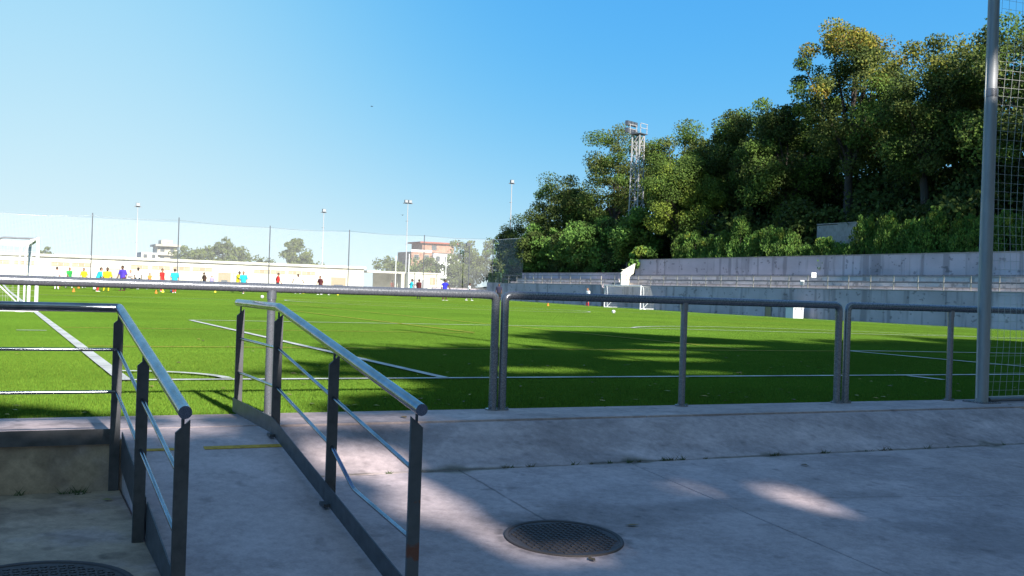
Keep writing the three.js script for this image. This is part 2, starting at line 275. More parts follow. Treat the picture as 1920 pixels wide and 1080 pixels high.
function printUV(g) {                                                      // top faces lie in the print; upright faces run on down from their top edge
  if (g.index) g = g.toNonIndexed(); g.computeVertexNormals();
  const p = g.attributes.position, n = g.attributes.normal, uv = new Float32Array(p.count * 2);
  for (let i = 0; i < p.count; i++) { const ax = Math.abs(n.getX(i)), ay = Math.abs(n.getY(i)), az = Math.abs(n.getZ(i)), flat = ay > 0.4; uv[2 * i] = ((flat || az > ax ? p.getX(i) : p.getX(i) - p.getY(i)) - PX0) / PXW; uv[2 * i + 1] = ((flat || ax > az ? p.getZ(i) : p.getZ(i) - p.getY(i)) - PZ0) / PZW; } g.setAttribute('uv', new THREE.BufferAttribute(uv, 2)); return g; }
function solid(poly, x0, x1, bevel = 0) {                                  // a prism along x; poly in (z, y)
  const s = new THREE.Shape(poly.map(([z, y]) => new THREE.Vector2(z, y))), g = new THREE.ExtrudeGeometry(s, { depth: x1 - x0 - 2 * bevel, bevelEnabled: bevel > 0, bevelThickness: bevel, bevelSize: bevel, bevelOffset: -bevel, bevelSegments: 2 });
  const m = new THREE.Matrix4().makeBasis(V(0, 0, 1), V(0, 1, 0), V(-1, 0, 0)); g.applyMatrix4(m); g.translate(x1 - bevel, 0, 0); return printUV(g);
}
const KT = 0.018;
const RX0 = -0.43, RX1 = 0.535, RZ = 3.97, RS = 0.165, RE = 6.45;
{ // kerb as cast lengths
  const kerb = new THREE.Group(); kerb.name = 'kerb'; kerb.userData.kind = 'structure'; scene.add(kerb);
  const cuts = [-9, -5.5, -2.4, 0.6, 3.72, 6.9, 10, 13, 16, 20];
  for (let i = 0; i < cuts.length - 1; i++) obj('kerb_stone', solid([[2.82, -0.9], [3.5, -0.9], [3.5, KT], [2.82, KT]], cuts[i] + 0.004, cuts[i + 1] - 0.004, 0.008), M.concrete, kerb);
}
struct('landing', solid([[3.506, -0.9], [RZ, -0.9], [RZ, KT - 0.004], [3.506, KT - 0.004]], -9, RX1 + 0.02, 0.006), M.concrete);
struct('apron', solid([[3.506, -0.9], [CR - 0.005, -0.9], [CR - 0.005, -0.225], [4.05, -0.17], [3.62, -0.022], [3.56, -0.004], [3.506, 0.004]], RX1 + 0.03, 8.15, 0.004), M.concrete);
{
  const g = sheet(8.16, 20, 3.506, CR - 0.006, 60, 10, (x, z) => -0.12 - 0.02 * fbm(x * 6, z * 6, 5, 4) - 0.1 * (z - 3.5)); struct('shaded_drain_sheet', g, M.soil);  // stands in for a shadowed drain pit; its shade is put into the dark brown
}
{
  const plat = new THREE.Group(); plat.name = 'pavement'; plat.userData.kind = 'structure'; scene.add(plat);
  const slab = (x0, x1, z0, z1, fy) => { const a = z0 + 0.005, b = z1 - 0.005; obj('concrete_slab', solid([[a, fy(a) - 0.2], [b, fy(b) - 0.2], [b, fy(b)], [a, fy(a)]], x0 + 0.005, x1 - 0.005, 0.006), M.concrete, plat); };
  for (const [x0, x1] of [[RX0 - 0.004, 3.08], [3.08, 10.2], [10.2, 20]]) { slab(x0, x1, CR + 0.004, 9.1, platY); slab(x0, x1, 9.1, 14, platY); }
  for (const [x0, x1] of [[-10, -3.2], [-3.2, RX0 - 0.006]]) { slab(x0, x1, 3.974, 9.1, pitY); slab(x0, x1, 9.1, 14, pitY); }
  obj('sub_base', bx(-10, 20, -1.2, -0.96, 3.99, 14), M.soil, plat);
  obj('yard', bx(-60, 90, -1.19, platY(14) - 0.03, 14.0, 60), M.soil, plat);
}
struct('ramp', solid([[RZ + 0.004, -0.7], [RE, -0.7], [RE, 0.014 - RS * (RE - RZ) - 0.0], [RZ + 0.004, 0.014]], RX0, RX1, 0.004), M.concrete);
{
  const g = solid([[4.18, 0], [4.235, -RS * 0.055], [4.235, -RS * 0.055 + 0.003], [4.18, 0.003]], 0.02, RX1 - 0.02); g.translate(0, 0.016 - RS * (4.18 - RZ), 0); struct('painted_stripe', metreUV(g), M.yellowStripe);
  const g2 = solid([[4.19, 0], [4.23, -RS * 0.04], [4.23, -RS * 0.04 + 0.003], [4.19, 0.003]], RX0 + 0.04, -0.16); g2.translate(0, 0.016 - RS * (4.19 - RZ), 0); struct('painted_stripe', metreUV(g2), M.yellowStripe);
}

{ // weeds and litter caught in the joints
  const r = RNG(404), list = []; for (let k = 0; k < 26; k++) list.push([0.7 + 7.2 * Math.pow(r(), 1.2), CR + 0.01 * (r() - 0.5)]); for (let k = 0; k < 7; k++) list.push([2.6 + 2 * r(), CR]); for (let k = 0; k < 9; k++) list.push([-0.62 - 0.9 * r() * r(), 3.995 + 0.1 * r() * r()]);
  const p = [], n = [], c = [];
  for (const [x, z] of list) { const y0 = (x < RX0 ? pitY : platY)(z) - 0.004, m = 8 + (r() * 14 | 0), s = 0.5 + 0.8 * r(), dry = r() < 0.45; for (let k = 0; k < m; k++) { const a = r() * 6.283, l = (0.012 + 0.03 * r()) * s, bx2 = x + 0.05 * (r() - 0.5) * s, bz = z + 0.012 * (r() - 0.5), w = 0.003; p.push(bx2 - w, y0, bz, bx2 + w, y0, bz + w, bx2 + Math.cos(a) * l, y0 + l * (0.5 + 0.8 * r()), bz + Math.sin(a) * l); for (let v = 0; v < 3; v++) { n.push(0.2, 0.8, 0.5); c.push(...(dry ? [0.10, 0.08, 0.04] : [0.05, 0.08, 0.02])); } } }
  const g = new THREE.BufferGeometry(); g.setAttribute('position', new THREE.Float32BufferAttribute(p, 3)); g.setAttribute('normal', new THREE.Float32BufferAttribute(n, 3)); g.setAttribute('color', new THREE.Float32BufferAttribute(c, 3));
  const m = obj('joint_weeds', g, new THREE.MeshStandardMaterial({ vertexColors: true, roughness: 0.9, side: THREE.DoubleSide })); m.userData.kind = 'stuff'; tag(m, 'small weeds and litter caught in the pavement joint', 'weeds');
}
// manhole covers
function manhole(x, z, r, label) {
  const t = thing('manhole_cover', label, 'manhole cover', [x, (x < RX0 ? pitY : platY)(z) - 0.003, z]); t.rotation.x = Math.atan(x < RX0 ? 0.04 : 0.07);
  obj('frame', new THREE.LatheGeometry([[r * 0.93, 0.0], [r * 0.93, 0.012], [r * 0.99, 0.014], [r, 0.008], [r, -0.02]].map((p) => new THREE.Vector2(...p)), 48), M.iron, t);
  const disc = new THREE.CylinderGeometry(r * 0.918, r * 0.918, 0.012, 48); disc.translate(0, 0.002, 0); obj('lid', disc, M.iron, t);
  const studs = []; for (let i = -9; i <= 9; i++) for (let j = -9; j <= 9; j++) { const px = i * r * 0.095, pz = j * r * 0.095; if (Math.hypot(px, pz) < r * 0.85) { const s = new THREE.BoxGeometry(r * 0.055, 0.005, r * 0.055); s.rotateY((i + j) % 2 ? 0.78 : 0); s.translate(px, 0.0105, pz); studs.push(s); } }
  const st = obj('tread_studs', studs, M.iron, t); st.userData.kind = 'stuff';
  for (const s of [-1, 1]) obj('lifting_slot', bx(-0.03, 0.03, 0.0075, 0.0095, s * r * 0.6 - 0.012, s * r * 0.6 + 0.012), M.bark, t);
}
manhole(1.67, 5.85, 0.33, 'round iron manhole cover in the open concrete pavement right of the ramp');
manhole(-0.98, 5.86, 0.42, 'round iron manhole cover in the sunken corner beside the ramp wall');

// ---------------------------------------------------------------- pitch railing
const FZ = 2.9, FH = 0.975;
function railing(xs, label, open0 = false, open1 = false) {
  const t = thing('pitch_railing', label, 'railing', [xs[0], KT, FZ], 0, 'galvanised rail panels along the pitch');
  const x0 = xs[0], x1 = xs[xs.length - 1], h = FH - KT, pts = [];
  if (!open0) pts.push(V(0, 0, 0)); pts.push(V(0, h, 0), V(x1 - x0, h, 0)); if (!open1) pts.push(V(x1 - x0, 0, 0));
  obj('top_rail', pipe(pts, 0.035, 14, 0.06), M.galv, t);
  xs.forEach((x, i) => {
    const lx = x - x0;
    if ((i > 0 || open0) && (i < xs.length - 1 || open1)) { const p = obj('post', cyl(V(lx, 0, 0), V(lx, h - 0.015, 0), 0.031, 0.031, 14), M.galv, t); obj('tee_collar', cyl(V(lx, h - 0.085, 0), V(lx, h - 0.02, 0), 0.036, 0.036, 14), M.galv, p); }
    const fl = obj('base_flange', cyl(V(lx, 0, 0), V(lx, 0.012, 0), 0.06, 0.06, 16), M.galv, t); for (let k = 0; k < 3; k++) { const a = 0.5 + k * 2.094; obj('bolt', cyl(V(lx + 0.047 * Math.cos(a), 0.012, 0.047 * Math.sin(a)), V(lx + 0.047 * Math.cos(a), 0.024, 0.047 * Math.sin(a)), 0.008, 0.008, 6), M.galvDark, fl); }
  });
}
railing([-6.4, -4.3, -1.9, 0.72, 2.59], 'galvanised pipe rail panel running behind both ramp handrails', true, false);
railing([2.675, 4.48, 6.31], 'galvanised pipe rail panel with three posts, between the ramp panel and the net pole panel');
railing([6.42, 7.83, 9.6, 11.4], 'galvanised pipe rail panel passing behind the tall net pole');

// ---------------------------------------------------------------- ramp handrails
const rampY = (z) => 0.014 - RS * Math.max(0, z - RZ);
function flatPost(x, z, y0, y1, cutDir, alongX = false) {                  // a flat bar with a mitred top and a pin up to the handrail
  const w = 0.056, th = 0.014, s = new THREE.Shape(); s.moveTo(-w / 2, y0); s.lineTo(w / 2, y0); s.lineTo(w / 2, y1 - (cutDir > 0 ? 0.05 : 0)); s.lineTo(-w / 2, y1 - (cutDir > 0 ? 0 : 0.05)); s.closePath();
  const g = new THREE.ExtrudeGeometry(s, { depth: th, bevelEnabled: true, bevelThickness: 0.0015, bevelSize: 0.0015, bevelSegments: 1 }); g.translate(0, 0, -th / 2);
  if (!alongX) g.rotateY(-Math.PI / 2); g.translate(x, 0, z); return metreUV(g);
}
const rustTex = tex(64, 512, (i, j) => {                                    // bare rusted stretches of a painted bar, 1.2 m tall
  const y = -0.6 + j / 512 * 1.2, n = fbm(i / 9, j / 12, 301, 4), near = Math.max(Math.exp(-Math.pow((y + 0.17) / 0.07, 2)), Math.exp(-Math.pow((y + 0.38) / 0.08, 2)), 0.75 * Math.exp(-Math.pow((y - 0.05) / 0.02, 2))), k = sstep(0.62, 0.8, near * 0.62 + n * 0.5), c = hash2(i, j, 7) * 0.3 + 0.85, v = 0.1 * (0.8 + 0.4 * fbm(i / 20, j / 20, 305, 3));
  return [v + (0.17 * c - v) * k, v + (0.062 * c - v) * k, v * 1.12 + (0.028 * c - v) * k];
});
const rustPost = new THREE.MeshStandardMaterial({ map: scaled(rustTex, 5, 1 / 1.2, 0.5, 0.5), roughness: 0.7, metalness: 0.15, bumpMap: scaled(grain, 5), bumpScale: 0.0006 });
{ // right side
  const x = RX1, t = thing('ramp_handrail', 'steel handrail on the free side of the ramp with a bent lower bar', 'handrail', [x, 0, 2.72]);
  const L = (y, z) => V(0, y, z - 2.72), top = (z) => 0.85 + (z > 3.9 ? -0.143 * (z - 3.9) : 0);
  obj('grab_rail', pipe([L(0.852, 2.60), L(0.852, 3.9), L(top(6.56), 6.56)], 0.028, 16, 0.03), M.steelTube, t);
  const zs = [2.7, 3.9, 5.2, 6.5];
  zs.forEach((z, i) => {
    const y0 = Math.max(rampY(z), -0.6) - 0.13 - (i === 3 ? 0.02 : 0), y1 = top(z) - 0.045;
    const g = flatPost(0, z - 2.72, y0, y1, i === 3 ? 1 : -1, true), p = obj('post', g, M.steelPost, t);
    obj('pin', cyl(L(y1 - 0.05, z), L(top(z) - 0.015, z), 0.007, 0.007, 8), M.steelPost, p);
    if (i === 3) p.material = rustPost;
  });
  for (const [k, hh] of [0.58, 0.32].entries()) {
    const yb = (z) => hh + (z > 3.9 ? -(k ? 0.158 : 0.15) * (z - 3.9) : 0);
    const pts = [L(yb(2.7), 2.71), L(yb(3.9), 3.9)]; if (k) pts.push(L(yb(5.2), 5.2), L(yb(5.2) - 0.165, 5.62)); pts.push(L(yb(6.5) - (k ? 0.03 : 0), 6.49));
    obj('mid_bar', pipe(pts, 0.011, 8, 0.05), M.steelTube, t);
  }
  const kp = (z0, z1, n) => { const s = new THREE.Shape(); s.moveTo(z0 - 2.72, rampY(z0) + 0.01); s.lineTo(z1 - 2.72, rampY(z1) + 0.01); s.lineTo(z1 - 2.72, rampY(z1) + 0.115); s.lineTo(z0 - 2.72, rampY(z0) + 0.115); const g = new THREE.ExtrudeGeometry(s, { depth: 0.006, bevelEnabled: false }); g.applyMatrix4(new THREE.Matrix4().makeBasis(V(0, 0, 1), V(0, 1, 0), V(-1, 0, 0))); g.translate(-0.034, 0, 0); obj('kick_plate', metreUV(g), M.steelPost, t); };
  kp(2.70, RZ); kp(RZ + 0.002, 5.215); kp(5.217, 6.52);
  for (const z of [3.98, 5.25]) obj('bracket', bx(-0.075, -0.041, rampY(z) + 0.001, rampY(z) + 0.018, z - 2.72, z - 2.72 + 0.09), M.steelPost, t);
}
{ // left side: along the landing edge, then down the ramp
  const x = RX0 - 0.05, z0 = 3.985, t = thing('ramp_handrail', 'steel handrail turning the corner above the sunken pavement, then down the ramp', 'handrail', [x, 0, z0]);
  const L = (dx, y, z) => V(dx, y, z - z0), top = (z) => 0.826 - 0.138 * (z - z0);
  obj('grab_rail', pipe([L(-5, 0.826, z0), L(0, 0.826, z0), L(0, top(6.53), 6.53)], 0.028, 16, 0.012), M.steelTube, t);
  [[0, z0], [0, 5.2], [0, 6.48]].forEach(([dx, z], i) => {
    const y1 = top(z) - 0.045, y0 = pitY(z) + 0.002, p = obj('post', flatPost(dx, z - z0, i ? rampY(z) - 0.22 : y0, y1, -1, true), M.steelPost, t); obj('pin', cyl(L(dx, y1 - 0.05, z), L(dx, top(z) - 0.015, z), 0.007, 0.007, 8), M.steelPost, p);
  });
  for (const dx of [-1.3, -2.6, -3.9]) { const p = obj('post', flatPost(dx, 0, -0.1, 0.78, -1, true), M.steelPost, t); obj('pin', cyl(L(dx, 0.73, z0), L(dx, 0.81, z0), 0.007, 0.007, 8), M.steelPost, p); }
  for (const hh of [0.57, 0.31]) obj('mid_bar', pipe([L(-5, hh, z0), L(0, hh, z0), L(0, hh - 0.150 * (6.47 - z0), 6.47)], 0.011, 8, 0.01), M.steelTube, t);
  obj('kick_plate', bx(-5, -0.028, -0.012, 0.082, -0.003, 0.003), M.steelPost, t);
  const kp = (za, zb) => { const s = new THREE.Shape(); s.moveTo(za - z0, rampY(za) - 0.16); s.lineTo(zb - z0, rampY(zb) - 0.16); s.lineTo(zb - z0, rampY(zb) + 0.06); s.lineTo(za - z0, rampY(za) + 0.06); const g = new THREE.ExtrudeGeometry(s, { depth: 0.006, bevelEnabled: false }); g.applyMatrix4(new THREE.Matrix4().makeBasis(V(0, 0, 1), V(0, 1, 0), V(-1, 0, 0))); g.translate(0.041, 0, 0); obj('kick_plate', metreUV(g), M.steelPost, t); };
  kp(4.02, 5.165); kp(5.235, 6.45);
}

// ---------------------------------------------------------------- tall net by the railing
{
  const X = 8.06, Z = 3.12, t = thing('net_pole', 'tall galvanised round pole holding up the ball net', 'pole', [X, KT, Z]);
  obj('shaft', [cyl(V(0, 0, 0), V(0, 3.2, 0), 0.064, 0.062, 20), cyl(V(0, 3.2, 0), V(0, 8.5, 0), 0.056, 0.052, 20)], M.poleGrey, t);
  obj('base_plate', bx(-0.13, 0.13, 0, 0.014, -0.13, 0.13), M.galv, t); obj('sleeve_ring', cyl(V(0, 3.16, 0), V(0, 3.24, 0), 0.068, 0.068, 20), M.galv, t); obj('cap', new THREE.SphereGeometry(0.055, 14, 8).translate(0, 8.5, 0), M.galv, t);
  obj('halyard', pipe([V(-0.085, 0.05, 0.01), V(-0.1, 1.2, 0.0), V(-0.085, 3.4, 0), V(-0.06, 8.4, 0)], 0.006, 6, 0.3), M.netWhite, t);
  const n = thing('ball_net', 'white square mesh ball net hung from the tall pole', 'net', [X + 0.07, 0.05, Z - 0.02]);
  const S = 0.09, W = 6.3, H = 8.4, g = [], r = RNG(5), sag = (x, y) => 0.10 * Math.sin(x * 1.1 + 0.4) * Math.sin(y * 0.5) + 0.03 * Math.sin(x * 3 + y * 1.7);
  const pt = (x, y) => V(x + 0.02 * Math.sin(y * 2.1 + x), y + 0.015 * Math.sin(x * 4), sag(x, y));
  for (let i = 0; i <= W / S; i++) { const x = i * S; for (let y = 0; y < H - 0.01; y += 0.6) g.push(bar(pt(x, y), pt(x, Math.min(H, y + 0.6)), 0.0022, 0.0022)); }
  for (let j = 0; j <= H / S; j++) { const y = j * S; for (let x = 0; x < W - 0.01; x += 0.7) g.push(bar(pt(x, y), pt(Math.min(W, x + 0.7), y), 0.0022, 0.0022)); }
  const m = obj('mesh', g, M.netWhite, n); m.userData.kind = 'stuff';
  obj('edge_rope', [pipe([V(0, 0.0, 0.0), V(0.01, 4, 0.0), V(0, H, 0.0)], 0.007, 6), pipe([V(0, 0.02, 0), V(3, 0.05, 0.02), V(W, 0.03, 0)], 0.008, 6)], M.netWhite, n);
  obj('bottom_bar', cyl(V(0, 0.0, 0.05), V(W, 0.0, 0.05), 0.024, 0.024, 10), M.galvDark, n);
}
console.log('near done');

// ---------------------------------------------------------------- goals
function goal(x, z, toward, label, strings) {                              // mouth along z from z to z - 6, net behind at -toward
  const t = thing('football_goal', label, 'goal', [x, gy(x, z - 3), z]), H = 2.0, D = 1.5, r = 0.05, b = -toward;
  for (const dz of [0, -6]) {
    const p = obj('post', cyl(V(0, 0, dz), V(0, H + r, dz), r, r, 14), M.whitePaint, t); obj('foot', bx(-0.12, 0.12, 0, 0.02, dz - 0.08, dz + 0.08), M.whitePaint, p);
    obj('stanchion', pipe([V(0, H, dz), V(b * 0.22, H - 0.05, dz), V(b * 0.3, H - 0.45, dz), V(b * 0.3, 0.03, dz)], 0.026, 10, 0.1), M.whitePaint, t);
    obj('ground_bar', cyl(V(0, 0.05, dz), V(b * D, 0.05, dz), 0.03, 0.03, 10), M.whitePaint, t);
    obj('brace', cyl(V(b * 0.32, 0.12, dz), V(b * 1.05, 0.85, dz), 0.018, 0.018, 8), M.whitePaint, t);
    obj('top_arm', pipe([V(0, H, dz), V(b * 0.9, H, dz), V(b * 1.0, H - 0.12, dz)], 0.022, 8, 0.08), M.galvDark, t);
    obj('foot_pad', bx(Math.min(b * 0.28, b * 0.5), Math.max(b * 0.28, b * 0.5), 0, 0.07, dz - 0.09, dz + 0.09), M.whitePaint, t);
  }
  obj('crossbar', cyl(V(0, H, 0.0), V(0, H, -6), r, r, 14), M.whitePaint, t);
  obj('back_bar', cyl(V(b * D, 0.05, 0), V(b * D, 0.05, -6), 0.03, 0.03, 10), M.whitePaint, t);
  obj('top_back_bar', cyl(V(b * 0.95, H - 0.06, 0), V(b * 0.95, H - 0.06, -6), 0.02, 0.02, 8), M.galvDark, t);
  const g = [], w = strings, prof = (s) => { const a = 0.95, c = 2.02; return s < a ? V(b * s, H - 0.02 - 0.06 * Math.sin(s / a * 3.14), 0) : V(b * (0.95 + (D - 0.95) * (s - a) / c), (H - 0.06) * (1 - (s - a) / c) + 0.05, 0); };
  for (let k = 0; k <= 40; k++) { const dz = -k * 0.15; for (let s = 0; s < 2.95; s += 0.33) { const p = prof(s), q = prof(Math.min(2.97, s + 0.33)); p.z = q.z = dz; g.push(bar(p, q, w, w)); } }
  for (let s = 0.05; s < 2.95; s += 0.15) { const p = prof(s), q = prof(s); p.z = 0; q.z = -6; g.push(bar(p, q, w, w)); }
  for (const dz of [0, -6]) { for (let y = 0.15; y < H; y += 0.15) { const xe = y > H - 0.06 ? 0.95 : 0.95 + (D - 0.95) * (H - y) / H; g.push(bar(V(0, y, dz), V(b * xe, y, dz), w, w)); } for (let s = 0.15; s < D; s += 0.15) { const ye = s < 0.95 ? H - 0.04 : (H - 0.06) * (D - s) / (D - 0.95); g.push(bar(V(b * s, 0.05, dz), V(b * s, ye, dz), w, w)); } }
  const n = obj('net', g, M.netWhite, t); n.userData.kind = 'stuff';
}
goal(0, -20.9, 1, 'white football goal at the end of the thick white line', 0.004);
goal(49.0, -67.3, -1, 'white football goal in front of the grandstand wall', 0.006);

// ---------------------------------------------------------------- grandstand
const standTex = tex(2048, 256, (i, j) => {
  const z = i / 2048 * 100, y = j / 256 * 6;
  const streak = fbm(z * 2.2, y * 0.25, 131, 4), a = fbm(z * 0.5, y * 0.8, 133, 5), c = hash2(i, j, 6), pan = 0.06 * (hash2(Math.floor(z / 2.5), Math.floor((y + 0.2) / 1.3), 77) - 0.5);
  let v = 0.50 + 0.24 * (a - 0.5) + pan + 0.03 * (c - 0.5); v *= 1 - 0.35 * sstep(0.56, 0.75, streak);
  const spot = fbm(z * 3, y * 4, 137, 3); if (spot > 0.74) v *= 0.6;
  return [v * 1.06, v * 0.91, v * 1.02];
});
M.stand = new THREE.MeshStandardMaterial({ map: scaled(standTex, 0.01, 1 / 6), roughness: 0.9, bumpMap: scaled(concBump, 0.6), bumpScale: 0.004 });
const tierTex = tex(512, 256, (i, j) => { const v = 0.66 * (0.8 + 0.5 * (fbm(i / 24, j / 40, 233, 5) - 0.3) + 0.1 * (hash2(i, j, 16) - 0.5)) * (1 - 0.4 * sstep(0.6, 0.75, fbm(i / 9, j / 60, 239, 4))); return [v * 1.08, v * 0.96, v * 0.92]; });
M.tier = new THREE.MeshStandardMaterial({ map: scaled(tierTex, 0.06, 0.5), roughness: 0.9 });
const SU = 50.5;
function grandstand(z0, z1, hb, label, top0) {                             // z0 > z1; things are measured from the front foot of the wall
  const t = thing('grandstand', label, 'grandstand', [SU, -0.35, z0]), L = z0 - z1, B = 0.35;
  const np = Math.round(L / 5), pw = L / np; for (let k = 0; k < np; k++) obj('wall_panel', bx(0.003 * (k % 2), 0.22, 0, 1.83 + B, -(k + 1) * pw + 0.008, -k * pw - 0.008), M.stand, t);
  obj('coping', bx(-0.02, 0.24, 1.832 + B, 1.89 + B, -L, 0), M.concPlain, t);
  obj('walkway', bx(0.22, 1.15, 0, 1.70 + B, -L, 0), M.tier, t);
  const n = hb > 3.6 ? 3 : 2; let u = 1.15;
  for (let k = 0; k < n; k++) { obj('tier', bx(u, u + 0.72, 0, 2.06 + 0.36 * k + B, -L, 0), M.tier, t); u += 0.72; }
  for (let k = 0; k < n; k++) { const uu = 1.15 + 0.72 * k, y = 2.06 + 0.36 * k + B; obj('bench_edge', bx(uu - 0.04, uu + 0.36, y + 0.002, y + 0.06, -L + 0.1, -0.1), M.concPlain, t); }
  for (let k = 0; k < np; k++) obj('back_wall_panel', bx(u + 0.003 * (k % 2), u + 0.25, 0, hb + B, -(k + 1) * pw + 0.007, -k * pw - 0.007), M.stand, t); obj('back_coping', bx(u - 0.03, u + 0.28, hb + B + 0.002, hb + B + 0.07, -L, 0), M.concPlain, t);
  const rl = new THREE.Group(); rl.name = 'guard_rail'; rl.position.set(0.11, 1.89 + B, 0); t.add(rl);
  const rails = hb > 3.6 ? 0.92 : 0.85;
  for (let z = 0.3; z < L; z += 2.0) obj('upright', bx(-0.022, 0.022, 0, rails, -z - 0.022, -z + 0.022), M.paleStone, rl);
  for (const y of [rails, rails * 0.5]) obj('rail_bar', cyl(V(0, y, -0.2), V(0, y, -L + 0.2), 0.024, 0.024, 8), M.galvDark, rl);
  return t;
}
const gs = grandstand(-6, -75.9, 4.3, 'long concrete grandstand with the high back wall');
grandstand(-76.4, -98.4, 3.05, 'lower far grandstand behind the goal, with a short back wall');
{
  const s = new THREE.Shape(); s.moveTo(0.24, 2.06); s.lineTo(0.24, 3.3); s.lineTo(0.5, 3.6); s.lineTo(1.7, 4.25); s.lineTo(1.55, 3.35); s.lineTo(1.1, 3.0); s.lineTo(1.1, 2.06); s.closePath();
  const g = new THREE.ExtrudeGeometry(s, { depth: 0.2, bevelEnabled: false }); const t = thing('stair_wall', 'pale slanted stair wall standing where the high grandstand meets the lower one', 'wall', [SU, -0.35, -73.55]);
  obj('slanted_panel', metreUV(g), M.cream, t); obj('wall_cap', bx(0.26, 0.5, 3.62, 3.66, 0.0, 0.2), M.cream, t);
}
{ // things by the wall
  const t = thing('equipment_box', 'white equipment box standing on the grass at the grandstand wall', 'box', [49.6, gy(49.6, -48.4), -48.4]);
  obj('box_body', bx(-0.45, 0.45, 0.03, 0.72, -0.4, 0.4), M.whitePlastic, t); obj('lid', bx(-0.48, 0.48, 0.722, 0.79, -0.43, 0.43), M.whitePlastic, t);
  for (const s of [-1, 1]) obj('latch', bx(s * 0.25 - 0.03, s * 0.25 + 0.03, 0.62, 0.74, 0.401, 0.435), M.galvDark, t);
  for (const sx of [-1, 1]) for (const sz of [-1, 1]) obj('foot', bx(sx * 0.38 - 0.05, sx * 0.38 + 0.05, 0, 0.029, sz * 0.33 - 0.05, sz * 0.33 + 0.05), M.galvDark, t);
  const h = thing('wall_hatch', 'small rust brown hatch in the foot of the grandstand wall', 'hatch', [SU - 0.02, 0, -52.3]); obj('door', bx(-0.02, 0.019, -0.2, 0.45, -0.3, 0.3), M.shutter, h); obj('frame', [bx(-0.03, 0.019, 0.452, 0.5, -0.36, 0.36), bx(-0.03, 0.019, -0.24, 0.45, 0.302, 0.36), bx(-0.03, 0.019, -0.24, 0.45, -0.36, -0.302)], M.galvDark, h);
  for (const [z, y, w, l] of [[-47.4, 2.62, 0.42, 'white notice panel tied high on the grandstand guard rail'], [-48.6, 2.08, 0.34, 'white notice panel tied low on the grandstand guard rail']]) { const p = thing('notice_panel', l, 'panel', [SU + 0.06, y, z]); obj('board', bx(-w, 0, 0, 0.36, -0.012, 0.012), M.whitePlastic, p); obj('tie', bx(0.001, 0.04, 0.15, 0.19, -0.02, 0.02), M.galvDark, p); }
}
{ // green gate at the far end of the stands, low wall on the end line
  const t = thing('service_gate', 'dark green barred gate at the far end of the lower grandstand', 'gate', [SU + 0.1, 0, -98.7]);
  obj('gate_frame', [bx(-0.04, 0.04, 1.9, 3.0, -0.08, 0), bx(-0.04, 0.04, 1.9, 3.0, -3.4, -3.32), bx(-0.04, 0.04, 2.94, 3.0, -3.32, -0.08), bx(-0.04, 0.04, 1.9, 1.96, -3.32, -0.08)], M.greenSteel, t);
  for (let k = 1; k < 26; k++) obj('gate_bar', bx(-0.015, 0.015, 1.961, 2.939, -k * 0.128 - 0.01, -k * 0.128 + 0.012), M.greenSteel, t);
  obj('plinth', bx(-0.1, 0.5, -0.5, 1.895, -3.5, 0.2), M.stand, t);
  const w = thing('end_wall', 'low grey concrete wall on the end line beside the lower grandstand', 'wall', [45.5, 0, -106.5]); obj('wall_block', bx(0, 6.6, -0.3, 1.12, -0.25, 0), M.stand, w); obj('coping', bx(-0.03, 6.63, 1.122, 1.18, -0.3, 0.05), M.concPlain, w);
}
// ---------------------------------------------------------------- hill
const hillY = (x, z) => 3.2 - 0.9 * sstep(-70, -74, z) + 1.1 * sstep(54, 56, x) + (9 * sstep(57, 76, x) + 7 * sstep(76, 140, x)) * (1 - sstep(-88, -120, z)) + 0.8 * (fbm(x / 6 + 5, z / 6 + 60, 8, 3) - 0.5) - 1.9 * sstep(-88, -112, z) - 2.4 * sstep(-112, -140, z);
struct('hill', sheet(54.05, 200, -124, 40, 90, 90, hillY), M.soil);
{
  const t = thing('retaining_wall', 'short pale concrete retaining wall showing above the hedge under the trees', 'wall', [57.2, 0, -50.2]);
  for (let k = 0; k < 2; k++) obj('wall_panel', bx(-0.15, 0.15, 4.2, 6.95 - 0.06 * k, -2.3 - 2.3 * k, -0.005 - 2.3 * k), M.concPlain, t);
  obj('coping', bx(-0.19, 0.19, 6.955, 7.02, -4.6, 0), M.concPlain, t);
}

